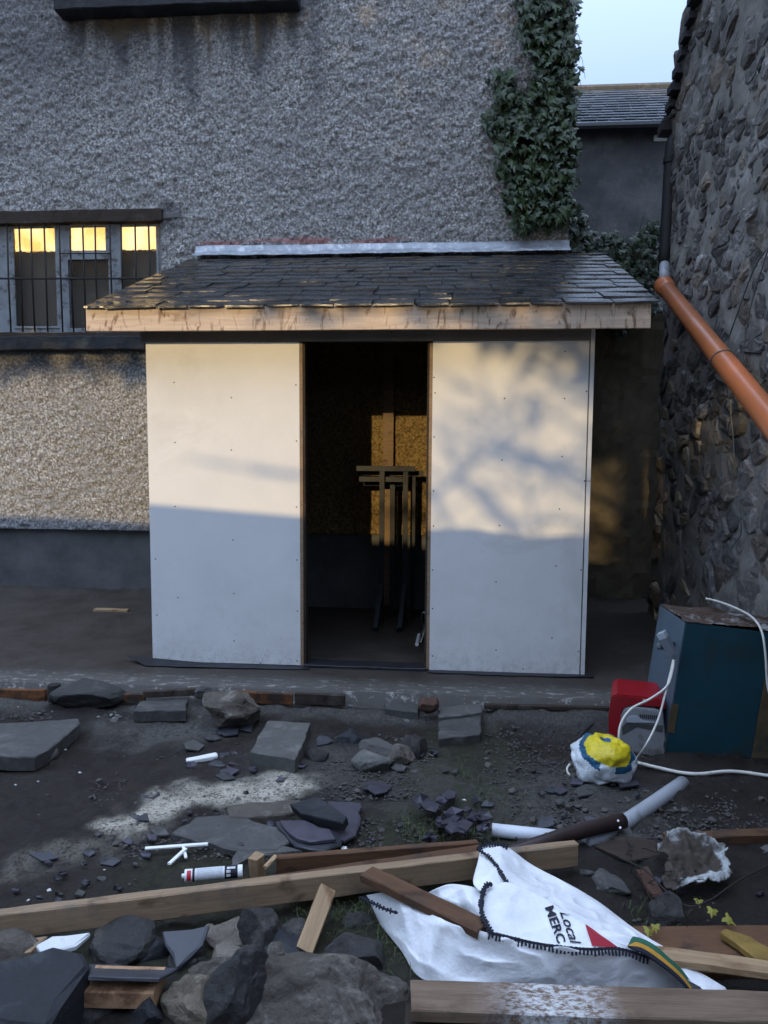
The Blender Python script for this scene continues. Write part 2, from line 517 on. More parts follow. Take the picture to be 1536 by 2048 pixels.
M['rustboard'] = wood('orange_stained_board', (.17,.065,.022), (.04,.02,.012), dirt=(.035,.024,.018), dirt_r=(.46,.6))
M['plankp'] = plank_plaster_mat()
M['endgrain'] = simple('sawn_end', (.36,.21,.115), .3, 14, .8, .5, 40, .006, c2=(.17,.085,.045), c2s=9)
M['stone'] = stonemat('whinstone', (.145,.135,.128), .6, (.33,.315,.30), rnd=.5, sc=11, bump=.9, c2r=(.54,.62))
M['stone_b'] = stonemat('brown_rubble', (.15,.128,.103), .6, (.31,.28,.24), rnd=.4, sc=11, bump=.9, c2r=(.54,.62))
M['quoin'] = stonemat('warm_pale_quoin', (.25,.20,.14), .35, (.34,.29,.22), rnd=.35)  # warmer, paler stone used low at the far corner
M['mortar'] = stonemat('lime_mortar', (.21,.195,.175), .5, (.38,.365,.345), rnd=0, sc=5)
M['rock'] = stonemat('grey_boulder', (.095,.081,.066), .5, (.25,.225,.19), rnd=.15, sc=9, bump=.9, c2r=(.53,.64))
M['rock_d'] = stonemat('dark_rock', (.023,.0215,.021), .5, (.075,.068,.06), rnd=.25, wet=True, sc=7)
M['rock_tan'] = stonemat('mortar_lump', (.135,.112,.080), .45, (.25,.22,.17), rnd=.2, sc=16)
M['rock_blue'] = stonemat('blue_slate_block', (.018,.019,.023), .4, (.045,.055,.058), rnd=.1, rough=.7, sc=6, bump=.7)
M['conc'] = stonemat('concrete_block', (.092,.09,.083), .25, (.17,.165,.15), rnd=.2, sc=10, bump=.4)
M['concd'] = stonemat('damp_concrete', (.054,.053,.05), .3, (.11,.105,.098), rnd=.2, sc=8, bump=.4)
M['bwall'] = simple('old_lime_render', (.085,.083,.084), .4, 1.3, .9, .5, 22, .02, c2=(.17,.16,.155), c2s=1.6, c2r=(.5,.75))
M['gapwall'] = simple('smooth_old_render', (.16,.135,.095), .25, 1.2, .9, .3, 14, .015, c2=(.10,.085,.06), c2s=2.2, c2r=(.48,.7))
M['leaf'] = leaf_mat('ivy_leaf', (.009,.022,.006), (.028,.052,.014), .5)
M['leaf_d'] = leaf_mat('ivy_leaf_shade_tint', (.008,.017,.006), (.018,.034,.011), .55)  # darker copy of the ivy leaf, shade put into its colour
M['stem'] = simple('woody_stem', (.05,.038,.028), .3, 20)
M['white'] = simple('white_plastic', (.78,.78,.77), .05, 8, .45, .05)
M['whiteb'] = simple('white_painted_board', (.62,.63,.63), .1, 12, .6, .2, c2=(.4,.4,.39), c2s=9, c2r=(.6,.7))
M['chip'] = simple('plaster_chip', (.6,.59,.56), .15, 30, .85, .3, rnd=.2)
M['chip2'] = simple('mortar_crumb', (.24,.235,.225), .3, 30, .9, .4, rnd=.4)
M['black'] = simple('black_plastic', (.016,.016,.018), .3, 8, .5, .2)
M['dpc'] = simple('black_membrane', (.022,.023,.028), .3, 12, .45, .3, 20)
M['iron'] = simple('painted_iron', (.010,.010,.011), .3, 12, .7, .3, 60, .003, .5)
M['steel'] = simple('old_steel', (.020,.023,.028), .35, 20, .5, .4, 70, .003, .5, .5, c2=(.03,.022,.018), c2s=14, c2r=(.52,.66))
M['bar'] = simple('rusted_bar', (.026,.022,.020), .3, 30, .7, .3)
M['frame'] = simple('peeling_grey_paint', (.27,.29,.31), .2, 9, .6, .4, 40, .004, c2=(.12,.115,.11), c2s=12, c2r=(.52,.62))
M['orange'] = simple('terracotta_plastic', (.40,.125,.045), .08, 3, .32, .06, 30, .002, .5, c2=(.25,.11,.06), c2s=5, c2r=(.58,.75))
M['greypipe'] = simple('grey_plastic_pipe', (.34,.36,.39), .1, 5, .4, .1, 30, .002, c2=(.16,.15,.14), c2s=9, c2r=(.56,.7))
M['whitepipe'] = simple('white_plastic_pipe', (.62,.65,.70), .08, 5, .4, .1, 30, .002, c2=(.3,.3,.3), c2s=9, c2r=(.6,.72))
M['brownpipe'] = simple('dark_brown_pipe', (.030,.018,.017), .2, 8, .35, .2)
M['cable'] = simple('white_cable', (.66,.64,.58), .08, 12, .5, .05, c2=(.35,.32,.27), c2s=14, c2r=(.6,.7))
M['greenwire'] = simple('green_wire', (.14,.20,.18), .2, 12, .5, .05)
M['rope'] = simple('grey_rope', (.12,.125,.12), .3, 60, .9, .4, 200)
M['cab'] = simple('blue_steel_paint', (.010,.058,.080), .25, 2.5, .42, .15, 30, .003, .5, c2=(.035,.038,.034), c2s=4, c2r=(.53,.72))
M['cabside'] = simple('grey_blue_side', (.075,.115,.150), .15, 3, .45, .12, 30, .003, .5, c2=(.05,.06,.065), c2s=4, c2r=(.55,.72))  # side panel colour, paler and greyer than the front
M['rust'] = simple('rusted_lid', (.070,.045,.032), .5, 9, .75, .7, 30, .012, c2=(.30,.30,.29), c2s=8, c2r=(.52,.62))
M['rustdirt'] = simple('dirty_rust', (.105,.078,.042), .4, 6, .8, .4, 30, .006, c2=(.030,.040,.044), c2s=4, c2r=(.52,.65))
M['red'] = simple('red_plastic', (.26,.006,.012), .12, 5, .35, .08, 30, .002, .5, c2=(.09,.015,.015), c2s=6, c2r=(.58,.72))
M['greycase'] = simple('grey_plastic_case', (.22,.225,.235), .12, 6, .5, .12, 30, .002, c2=(.12,.11,.10), c2s=7, c2r=(.54,.66))
M['box'] = simple('grey_socket_plastic', (.13,.15,.17), .1, 6, .5, .05)
M['boxl'] = simple('pale_socket_plastic', (.34,.37,.41), .1, 6, .5, .05)
M['bagw'] = simple('white_carrier_plastic', (.62,.66,.68), .1, 8, .32, .8, 11, .02, .5)
M['bagy'] = simple('yellow_carrier_plastic', (.66,.52,.015), .12, 8, .32, .8, 11, .02, .5)
M['bagb'] = simple('blue_carrier_plastic', (.010,.085,.17), .12, 8, .32, .8, 11, .02, .5)
def weave():
    t = MT('woven_sack')
    b = t.noise(5, 8, .65); wv = t.noise(420, 2, .5); cr = t.noise(7, 6, .55, None, .4)
    col = t.mix(t.ramp(b, .35, .7), (.66,.67,.69), (.84,.845,.85))
    col = t.mix(t.ramp(t.noise(8, 10, .8), .58, .75, 0, .4), col, (.36,.34,.32))
    n = t.bump(wv, .25, .0015); n = t.bump(cr, .6, .03, n)
    return t.out(col, .62, n, 0, .35)
M['sack'] = weave()
M['navy'] = simple('navy_print', (.012,.014,.026), .2, 20, .7, .1)
M['redprint'] = simple('red_print', (.34,.016,.032), .1, 20, .65, .1)
M['ribgold'] = simple('gold_webbing', (.46,.24,.035), .2, 40, .8, .4, 200, .002)
M['ribgreen'] = simple('green_webbing', (.025,.11,.065), .2, 40, .8, .4, 200, .002)
def plastmat():
    t = MT('torn_plaster_sheet'); a = t.noise(9, 9, .75); b = t.noise(40, 8, .8)
    col = t.mix(t.ramp(a, .3, .7), (.035,.027,.021), (.10,.082,.066))
    col = t.mix(t.math('MULTIPLY', t.attr('crust'), t.ramp(b, .36, .5)), col, (.46,.48,.48))
    return t.out(col, .85, t.bump(b, .7, .01), 0, .3)
M['plast'] = plastmat()
M['plastw'] = simple('white_plaster_crust', (.50,.52,.52), .25, 12, .8, .7, 30, .012, c2=(.10,.085,.07), c2s=10, c2r=(.55,.68))
M['brick'] = simple('brown_brick', (.085,.045,.032), .25, 10, .85, .4)
M['brickr'] = simple('broken_red_brick', (.27,.10,.06), .25, 14, .85, .4)
M['yleaf'] = simple('yellow_leaf', (.24,.22,.035), .25, 20, .6, .2)
M['ochre'] = simple('ochre_foam', (.22,.14,.035), .35, 12, .8, .5)
M['grass'] = leaf_mat('grass_blade', (.022,.034,.010), (.05,.065,.02), .6)
M['gravel'] = stonemat('gravel_chip', (.10,.092,.084), .4, (.17,.155,.14), rnd=.5, sc=20)
M['bark'] = simple('tree_bark', (.05,.042,.034), .3, 10, .9, .6)
M['tuber'] = simple('cartridge_red', (.45,.02,.03), .05, 8, .45, .05)
M['tubeg'] = simple('cartridge_print', (.42,.44,.48), .3, 60, .45, .05)
M['curtain'] = simple('brown_blind', (.24,.205,.172), .12, 2, .85, .1, 20)
def glassmat():
    t = MT('obscure_glass')
    g = t.n('BsdfGlass'); g.inputs['IOR'].default_value = 1.2; g.inputs['Roughness'].default_value = .2
    g.inputs['Color'].default_value = (.93,.93,.92,1)
    t.l(t.bump(t.voro(38, None, 'SMOOTH_F1'), .9, .015), g.inputs['Normal'])
    o = t.t.nodes['Material Output']; t.l(g.outputs[0], o.inputs[0]); return t.m
M['glass'] = glassmat()
def litmat():
    t = MT('lit_room_wall')
    n = t.noise(5, 5, .6)
    col = t.mix(t.ramp(n, .38, .6), (.62,.33,.09), (.86,.62,.29))
    t.l(col, t.b.inputs['Emission Color']); t.b.inputs['Emission Strength'].default_value = 1.0
    return t.out((.7,.55,.3), .9)
M['lit'] = litmat()

# ================================================================== SETTING
YF, YW = 5.485, 7.50           # front of the store, wall of the house
def seg_dist(x, y, pts):
    d = np.full(x.shape, 1e9)
    for (a, b) in zip(pts[:-1], pts[1:]):
        ax, ay, bx, by = a[0], a[1], b[0], b[1]
        t = np.clip(((x-ax)*(bx-ax)+(y-ay)*(by-ay))/max((bx-ax)**2+(by-ay)**2,1e-9), 0, 1)
        d = np.minimum(d, np.hypot(x-ax-t*(bx-ax), y-ay-t*(by-ay)))
    return d
def ax_coords(lo, a, b, hi, step, n):
    return np.concatenate([lo+(a-lo)*(1-np.linspace(1,0,n)**2)[:-1], np.arange(a, b, step), b+(hi-b)*np.linspace(0,1,n)**2])
gx = ax_coords(-120, -3.6, 2.6, 120, .02, 26); gy = ax_coords(-120, 1.6, 5.15, 160, .02, 26)
GX, GY = np.meshgrid(gx, gy); x, y = GX.ravel(), GY.ravel()
p3 = np.stack([x, y, np.zeros_like(x)], 1)
near = ((x > -3.7) & (x < 2.7) & (y > 1.5) & (y < 5.2)).astype(float)
def ground_z(x, y, p3):
    z = -.13 + near*0
    z = z + near*(fbm(p3, 2.2, 3, 5, .55)*.020 + np.maximum(0, fbm(p3, 11, 9, 3, .6)-.1)*.016)
    # firm earth path on the right stands a little higher than the dug-out yard
    px0 = np.interp(y, [2.9, 5.0], [.33, .30])
    z += near*.030*sstep(-.02, .03, x - px0 + .02*vn(p3, 9, 5))*sstep(3.0, 3.25, y)
    z += near*sstep(4.55, 4.93, y)*.03
    return z
z = ground_z(x, y, p3)
nz = fbm(p3, 5, 31, 4, .6)
limec = [gz(580,1572), gz(460,1590), gz(350,1615), gz(230,1655)]
lime = np.maximum(sstep(.20, .03, seg_dist(x, y, limec) + nz*.08), .22*sstep(.2, .03, seg_dist(x, y, [gz(300,1650), gz(130,1710)]) + nz*.12))
moss = np.maximum.reduce([sstep(.40, .1, seg_dist(x, y, [gz(930,1480), gz(960,1640), gz(840,1680)]) + nz*.12),
                          sstep(.4, .1, seg_dist(x, y, [gz(430,1740), gz(700,1690)]) + nz*.12),
                          sstep(.6, .15, seg_dist(x, y, [gz(350,1860), gz(760,1820), gz(900,1840)]) + nz*.1)])
grey = np.maximum.reduce([sstep(.28, .05, seg_dist(x, y, [gz(250,1462), gz(390,1462)]) + nz*.08), sstep(.2, .02, np.abs(y-4.86)+nz*.06)*near,
                          .8*sstep(.5, .1, seg_dist(x, y, [gz(1020,1590), gz(1180,1620), gz(1060,1640)]) + nz*.1),
                          .7*sstep(.5, .1, seg_dist(x, y, [gz(620,1530), gz(830,1560)]) + nz*.12), .5*sstep(.3, .7, x)*near*sstep(4.4, 4.8, y)])
grd = fastmesh('ground', np.stack([x, y, z], 1), grid_faces(len(gx), len(gy)), M['earth'], attrs=dict(lime=lime, moss=moss, grey=grey), kind='structure')

# concrete apron the store stands on
sx = np.concatenate([np.linspace(-14, -3.6, 20)[:-1], np.arange(-3.6, 2.6, .03), np.linspace(2.6, 9, 12)])
sy = np.concatenate([np.arange(4.955, 5.4, .02), np.arange(5.4, 8.6, .06)])
SX, SY = np.meshgrid(sx, sy); x, y = SX.ravel(), SY.ravel(); q3 = np.stack([x, y, np.zeros_like(x)], 1)
y2 = y + (y < 4.96)*(fbm(q3*[1,0,0], 3, 8, 4)*.015)
left = sstep(-2.2, -2.6, x)
zz = fbm(q3, 1.7, 21, 4, .5)*.006*(1 - .7*(1-left)*(y > 5.4)) + left*.11*sstep(6.0, 7.45, y)
zz += left*sstep(7.25, 7.44, y + .08*fbm(q3, 4, 77, 3))*(.03 + .03*fbm(q3, 7, 78, 3))
ny, nx = len(sy), len(sx)
fr = np.stack([x[:nx], y2[:nx], np.full(nx, -.35)], 1)
edge = np.concatenate([sstep(.36, .1, y - 4.95), np.ones(nx)*.4])
V = np.concatenate([np.stack([x, y2, zz], 1), fr])
Fq = np.concatenate([grid_faces(nx, ny), np.stack([np.arange(nx-1)+nx*ny, np.arange(nx-1)+nx*ny+1, np.arange(nx-1)+1, np.arange(nx-1)], 1)])
fastmesh('concrete_apron', V, Fq, M['slab'], smooth=True, attrs=dict(edge=edge), kind='structure')

# ------------------------------------------------------------------ the roughcast house
house = empty('roughcast_house', (-3, YW, 0), 'tall grey roughcast house wall rising behind the small slate roofed store', 'house')
WX0, WX1, WZ0, WZ1 = -5.3, -2.83, 2.72, 3.885      # window opening
hx = np.concatenate([np.linspace(-9, -4.75, 30)[:-1], np.arange(-4.75, 1.075, .0125), [1.08]])
hz = np.concatenate([np.arange(.75, 5.9, .0125), np.linspace(5.9, 8.2, 16)])
HX, HZ = np.meshgrid(hx, hz); x, zc = HX.ravel(), HZ.ravel(); q3 = np.stack([x, zc*0, zc], 1)
pebble = np.clip(vn(q3, 21, 1)*.75 + vn(q3, 40, 2)*.55, -.6, 1)
dy = -pebble*.014 - fbm(q3, 3, 4, 3)*.006
inwin = (x > WX0-.02) & (x < WX1+.012) & (zc > WZ0-.02) & (zc < WZ1+.012)
dy -= .035*sstep(.95, .75, zc)**2               # bell-cast drip over the plinth
fq = grid_faces(len(hx), len(hz))
fcx = x[fq].mean(1); fcz = zc[fq].mean(1)
keep = ~((fcx > WX0) & (fcx < WX1) & (fcz > WZ0) & (fcz < WZ1))
# weather stains: runs under the sill above, soot by the corner, damp foot
nn = fbm(q3, 1.6, 41, 5, .6); nv = fbm(q3*[1,1,.22], 6, 44, 4, .6)
sill_z, sx0, sx1 = 5.66, -3.72, -1.46
under = sstep(sx0-.35, sx0+.1, x)*sstep(sx1+.3, sx1-.1, x)*sstep(.75, .05, sill_z - zc + nv*.28)
stain = np.clip(under*.9, 0, 1)
stain = np.maximum(stain, .55*sstep(-2.6, -4.2, x + nn*.5)*sstep(4.4, 5.3, zc + nn*.3))
stain = np.maximum(stain, .55*sstep(.25, .02, np.abs(x - (-3.75)) + nv*.1)*sstep(4.3, 5.4, zc))
stain = np.maximum(stain, .55*sstep(.25, .02, np.abs(x - (-1.32)) + nv*.1)*sstep(4.5, 5.4, zc))
stain = np.maximum(stain, .6*sstep(.09, .0, np.hypot(x+2.74, (zc-3.82)) - .09 + nn*.02))
stain = np.maximum(stain, .5*sstep(.012, .003, np.abs(x+4.02+.02*np.sin(zc*9)))*sstep(3.85, 3.95, zc)*sstep(4.6, 4.2, zc))
stain = np.maximum(stain, .55*sstep(.25, .0, np.abs(zc-2.42) + nv*.08)*sstep(-2.9, -3.2, x))
stain = np.maximum(stain, .5*sstep(.95, .76, zc + nn*.05))
brown = np.zeros_like(x)
for cx, wd, ln in ((-2.32,.055,.62), (-1.86,.05,.45), (-1.72,.03,.3), (-1.98,.04,.5), (-3.2,.26,.22), (-2.9,.2,.2)):
    brown = np.maximum(brown, .85*sstep(wd, wd*.3, np.abs(x-cx)+nv*.02)*sstep(ln, ln*.5, sill_z-zc+nv*.05))
brown = np.maximum(brown, .5*sstep(.95, .8, zc + nn*.05)*sstep(-3.3, -2.9, x))
pale = np.zeros_like(x)
for cx, wd, ln in ((-3.48,.07,.55), (-2.86,.06,.6), (-2.72,.05,.75), (-2.42,.04,.35), (-2.22,.05,.35), (-1.62,.09,.7), (-1.9,.03,.5)):
    pale = np.maximum(pale, sstep(wd, wd*.3, np.abs(x-cx)+nv*.025)*sstep(ln, ln*.3, sill_z-zc))
red = .8*sstep(.045, .0, np.abs(zc-3.565+.012*np.sin(x*5)) + nn*.012)*sstep(.25, .0, np.maximum(-2.30-x, x-(-.6)))*(vn(q3*[1,1,3], 6, 9) > -.6)
buff = sstep(-2.22, -2.18, x)*sstep(1.02, .98, x)*sstep(3.4, 3.38, zc)  # buff wall inside the store, its colour darkened for the dim interior
hv = np.stack([x, YW + dy, zc], 1)
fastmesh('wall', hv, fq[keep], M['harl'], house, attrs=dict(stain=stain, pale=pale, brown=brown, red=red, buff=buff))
hb = MB(); hb.box((1.0, YW+.02, 0), (1.075, 13, 8.2)); hb.box((-9, 12.9, 0), (1.0, 13, 8.2)); hb.box((-9, YW+.02, 0), (-8.9, 12.9, 8.2))
hb.build('side_wall', M['bwall'], house)
rf = MB(); rf.add([(-9.3,7.2,8.1),(1.3,7.2,8.1),(1.3,10.25,10.4),(-9.3,10.25,10.4),(-9.3,13.3,8.1),(1.3,13.3,8.1)], [(0,1,2,3),(3,2,5,4),(0,3,4),(1,5,2),(0,4,5,1)])
rf.build('roof', M['slate2'], house)
# plinth
lx = np.arange(-9, 1.09, .05); lz = np.arange(-.1, .80, .05); LX, LZ = np.meshgrid(lx, lz); x, zc = LX.ravel(), LZ.ravel(); q3 = np.stack([x, zc*0, zc], 1)
fastmesh('plinth', np.stack([x, 7.512 + fbm(q3, 2.5, 6, 4)*.006, zc], 1), grid_faces(len(lx), len(lz)), M['plinth'], house)
# sills and lintel
def lump(name, a, b, mat, parent, seed=0, jit=.006, step=.06, **k):
    """a stone or cement member: box with uneven, worn surfaces"""
    bm = bmesh.new(); mb = MB().box(a, b); vs = [bm.verts.new(q) for q in mb.v]
    for q in mb.f: bm.faces.new([vs[i] for i in q])
    L = max(b[i]-a[i] for i in range(3))
    es = [e for e in bm.edges if e.calc_length() > L*.6]
    bmesh.ops.subdivide_edges(bm, edges=es, cuts=min(40, int(L/step)), use_grid_fill=True)
    bmesh.ops.bevel(bm, geom=[e for e in bm.edges if len(e.link_faces) == 2 and e.calc_face_angle(0) > 1], offset=jit*1.2, segments=1, affect='EDGES')
    bm.verts.index_update(); v = np.array([q.co[:] for q in bm.verts]); f = [[q.index for q in g.verts] for g in bm.faces]; bm.free()
    for i in range(3): v[:, i] += vn(v + i*7.3, 17, seed+i)*jit + vn(v + i*3.1, 5, seed+9+i)*jit
    return mesh(name, v, f, mat, parent, **k)
lump('upper_window_sill', (-3.74, 7.30, 5.655), (-1.44, 7.5, 5.80), M['rock_blue'], house, 3)
win = MB()
wy0, wy1 = YW+.055, YW+.115
def fr_(x0, z0, x1, z1, d=0): win.box((x0, wy0-d, z0), (x1, wy1, z1))
fr_(-4.56,2.72,-4.38,3.77); fr_(-3.905,2.72,-3.80,3.77,.01); fr_(-3.385,2.72,-3.27,3.77,.01); fr_(-2.872,2.72,-2.832,3.77)
fr_(-3.80,3.435,-3.385,3.50,.02); fr_(-5.3,2.72,-4.56,2.78); fr_(-4.38,2.72,-3.905,2.77); fr_(-3.80,2.72,-3.385,2.77); fr_(-3.27,2.72,-2.872,2.77)
for a, b, c in ((-4.36,-3.925,2.79),(-3.78,-3.405,3.52),(-3.25,-2.892,2.79)):   # casement sashes
    pass
window = win.build('window', M['frame'], house)
for a, b, c, d in ((-4.38,-3.905,2.77,3.77), (-3.80,-3.385,3.50,3.77), (-3.80,-3.385,2.77,3.435), (-3.27,-2.872,2.77,3.77), (-5.3,-4.56,2.78,3.77)):
    box_obj('pane', (a, YW+.085, c), (b, YW+.091, d), M['glass'], window)
sash = MB()
for (a, b, c, d) in ((-3.80,-3.385,3.50,3.765), (-4.38,-3.905,2.77,3.765), (-3.27,-2.872,2.77,3.765)):
    t_ = .022
    sash.box((a,wy0-.012,c),(a+t_,wy0-.001,d)); sash.box((b-t_,wy0-.012,c),(b,wy0-.001,d)); sash.box((a+t_,wy0-.012,d-t_),(b-t_,wy0-.001,d)); sash.box((a+t_,wy0-.012,c),(b-t_,wy0-.001,c+t_))
sash.build('sash', M['frame'], window)
lump('lintel', (-5.4, YW-.045, 3.77), (-2.80, YW+.12, 3.89), M['darkwood'], house, 5, .004)
lump('lintel_end', (-2.81, YW-.02, 3.79), (-2.62, YW+.05, 3.86), M['plinth'], house, 15, .012)
lump('window_sill', (-5.4, YW-.16, 2.535), (-2.95, YW+.05, 2.665), M['rock_blue'], house, 6, .006)
lump('sill_board', (-5.4, YW-.05, 2.667), (-2.85, YW+.12, 2.718), M['darkwood'], house, 7, .004)
box_obj('reveal', (-2.83, YW+.012, 2.72), (-2.80, YW+.3, 3.77), M['plinth'], house)
box_obj('blind', (-5.3, YW+.24, 2.6), (-2.8, YW+.245, 3.57), M['curtain'], house)
box_obj('lit_room_wall', (-5.3, YW+.55, 2.9), (-2.8, YW+.57, 4.1), M['lit'], house)
box_obj('room_floor', (-5.3, YW+.2, 2.55), (-2.8, YW+.6, 2.6), M['curtain'], house)
# iron bars in front of the window
bars = empty('window_bars', (-3.9, YW, 2.7), 'rusty iron bars fixed across the lit grey window', 'grille')
k_ = 0
for px_ in (-10, 14, 38, 62, 88, 118, 140, 165, 190, 219, 242, 270, 297):
    a = fy(px_, 448, YW-.02); b = fy(px_ + 8 - px_*.004, 664, YW-.02)
    v, f = tube([a, (a+b)/2 + Vector((random.uniform(-.008,.008),0,0)), b], .0095, 6); mesh('bar', v, f, M['bar'], bars, smooth=True)
v, f = tube([fy(-80,557,YW-.035), fy(120,557,YW-.035), fy(345,557,YW-.035)], .010, 6); mesh('rail', v, f, M['bar'], bars, smooth=True)
v, f = tube([fy(118,507,YW-.035), fy(222,507,YW-.035)], .006, 6); mesh('rail', v, f, M['bar'], bars, smooth=True)

# ------------------------------------------------------------------ the stone building on the right
XS = 2.05
stoneb = empty('stone_building', (XS, 5, 0), 'old rubble stone building with pale mortar filling the right side', 'building')
SY0, SY1 = 1.2, 7.66
def gable_top(y): return np.minimum(4.74 + (SY1 - y), 4.74 + (y - (SY0 - .3)))
my = np.arange(SY0, SY1+.01, .05); mz = np.arange(-.2, 8.2, .05); MY, MZ = np.meshgrid(my, mz); yy, zc = MY.ravel(), MZ.ravel()
q3 = np.stack([yy*0, yy, zc], 1)
fq = grid_faces(len(my), len(mz)); top = gable_top(yy[fq].mean(1)); keep = zc[fq].mean(1) < top
mx = XS - .019 + fbm(q3, 4, 61, 4, .6)*.014 + fbm(q3, 22, 64, 3, .6)*.006
bat = lambda zz_: .05*sstep(2.2, .0, zz_)          # the wall's foot swells a little
fastmesh('gable_wall', np.stack([mx - bat(zc), yy, zc], 1), fq[keep], M['mortar'], stoneb)
gable = [o for o in stoneb.children if o.name.startswith('gable_wall')][0]
sb = MB(); sb.box((XS+.10, SY1-.08, -.2), (9, SY1-.02, 4.74)); sb.box((XS+.10, SY0, -.2), (9, SY0+.1, 4.9)); sb.box((8.9, SY0+.1, -.2), (9, SY1-.08, 4.74))
sb.box((XS+.02, SY1-.02, -.2), (3.2, SY1, 4.72))
sb.build('side_wall', M['mortar'], stoneb)
ridge_y = (SY1 + SY0 - .3)/2; ridge_z = 4.74 + SY1 - ridge_y
def roofside(y0, y1, name):
    z0, z1 = (4.70, ridge_z-.04)
    v = []
    for xx in (XS-.055, 9.1):
        v += [(xx, y0, z0), (xx, y1, z1), (xx, y1, z1+.10), (xx, y0, z0+.10)]
    mesh(name, v, [(0,1,2,3),(4,7,6,5),(0,4,5,1),(1,5,6,2),(2,6,7,3),(3,7,4,0)], M['slate2'], stoneb)
roofside(SY1+.12, ridge_y, 'roof'); roofside(SY0-.45, ridge_y, 'roof')
# verge slates seen on edge
vs = MB(); n_ = 34
for i in range(n_):
    t = i/n_; y_ = SY1+.12 + (ridge_y-SY1-.12)*t; z_ = 4.66 + (ridge_z-4.70)*t
    vs.box((XS-.085-random.uniform(0,.02), y_-.13, z_-.03), (XS+.04, y_+.01, z_+.02+random.uniform(0,.02)))
vs.build('verge', M['slate2'], stoneb)
lump('eaves_stone', (XS-.06, SY1-.1, 4.66), (XS+.1, SY1+.05, 4.71), M['conc'], stoneb, 12, .008)
lump('gutter_end', (XS-.12, SY1-.02, 4.55), (XS+.06, SY1+.16, 4.65), M['black'], stoneb, 13, .006)

# random rubble: cells between scattered points, each one stone with its own bulge
def clip(poly, a, b):
    """the part of poly nearer to a than to b (metric already applied)"""
    mxy = ((a[0]+b[0])/2, (a[1]+b[1])/2); n = (b[0]-a[0], b[1]-a[1]); out = []
    d = [(p[0]-mxy[0])*n[0] + (p[1]-mxy[1])*n[1] for p in poly]
    for i in range(len(poly)):
        j = (i+1) % len(poly)
        if d[i] <= 0: out.append(poly[i])
        if (d[i] < 0) != (d[j] < 0):
            t = d[i]/(d[i]-d[j]); out.append((poly[i][0]+(poly[j][0]-poly[i][0])*t, poly[i][1]+(poly[j][1]-poly[i][1])*t))
    return out
SQ = 1.45                                            # stones lie wider than tall
pts, rows = [], []
zrow = -.1
rr = random.Random(5)
while zrow < 6.6:
    hrow = rr.choice([.10,.13,.16,.20,.25]); yy_ = 3.9 + rr.uniform(0,.2)
    while yy_ < SY1:
        wd = hrow*rr.uniform(1.0, 2.7); pts.append((yy_+wd/2 + rr.uniform(-.03,.03), zrow+hrow/2 + rr.uniform(-.05,.05))); yy_ += wd
    zrow += hrow
pts = [p for p in pts if p[1] < min(4.74 + SY1 - p[0], 9) - .03]
A = np.array(pts)*[1, SQ]
stones = []
for i, a in enumerate(A):
    dd = np.hypot(*(A - a).T); nb = np.argsort(dd)[1:22]
    poly = [(a[0]-.6, a[1]-.6), (a[0]+.6, a[1]-.6), (a[0]+.6, a[1]+.6), (a[0]-.6, a[1]+.6)]
    for j in nb:
        poly = clip(poly, a, A[j])
        if len(poly) < 3: break
    poly = [(min(max(p[0], 3.7), SY1-.005), p[1]/SQ) for p in poly]
    if len(poly) < 3: continue
    stones.append((poly, (a[0], a[1]/SQ)))
def stone_mesh(poly, seed):
    r = random.Random(seed); c = (sum(p[0] for p in poly)/len(poly), sum(p[1] for p in poly)/len(poly))
    ring = []
    for i in range(len(poly)):
        a, b = poly[i], poly[(i+1)%len(poly)]; L = math.hypot(a[0]-b[0], a[1]-b[1])
        if L < .012: continue
        ring.append((a[0]*.82+b[0]*.18, a[1]*.82+b[1]*.18))
        ring.append((a[0]*.18+b[0]*.82, a[1]*.18+b[1]*.82))
    if len(ring) < 4: return None
    pr = r.uniform(.014, .040); tiltx, tiltz = r.uniform(-.16,.16), r.uniform(-.16,.16)
    rj = lambda q: q*r.uniform(.93, 1.03)
    v = []; n = len(ring)
    for fac, dep in ((.985, -.012), (rj(.93), pr*.55), (.80, pr*.95), (.52, pr*1.1)):
        for p in ring:
            jy, jz = r.uniform(-.008,.008), r.uniform(-.008,.008)
            yv, zv = c[0]+(p[0]-c[0])*fac+jy, c[1]+(p[1]-c[1])*fac+jz
            dd_ = dep + (yv-c[0])*tiltx*(dep>0) + (zv-c[1])*tiltz*(dep>0) + r.uniform(-.006,.006)
            v.append((XS - dd_ - float(bat(np.array(zv))), yv, zv))
    v.append((XS - pr*1.1 - r.uniform(-.004,.010) - float(bat(np.array(c[1]))), c[0]+r.uniform(-.02,.02), c[1]+r.uniform(-.02,.02)))
    f = []
    for a in range(3):
        for i in range(n):
            j = (i+1)%n; f.append((a*n+i, (a+1)*n+i, (a+1)*n+j, a*n+j))
    for i in range(n): f.append((3*n+i, 4*n, 3*n+(i+1)%n))
    return v, f
def vis(p):
    d = cam_rot.transposed() @ (Vector((XS, p[0], p[1])) - ORG)
    X, Y_ = 768 + F_PX*d.x/-d.z, 1024 - F_PX*d.y/-d.z
    return (1280 < X < 1600 and -60 < Y_ < 1320)
def shows(q): 
    d = (Vector((XS, q[1][0], q[1][1])) - ORG).length
    return (abs(sum(q[0][i][0]*q[0][(i+1)%len(q[0])][1]-q[0][(i+1)%len(q[0])][0]*q[0][i][1] for i in range(len(q[0])))))/d**3
order = sorted(range(len(stones)), key=lambda i: (not vis(stones[i][1]), -shows(stones[i])))
rest = MB()
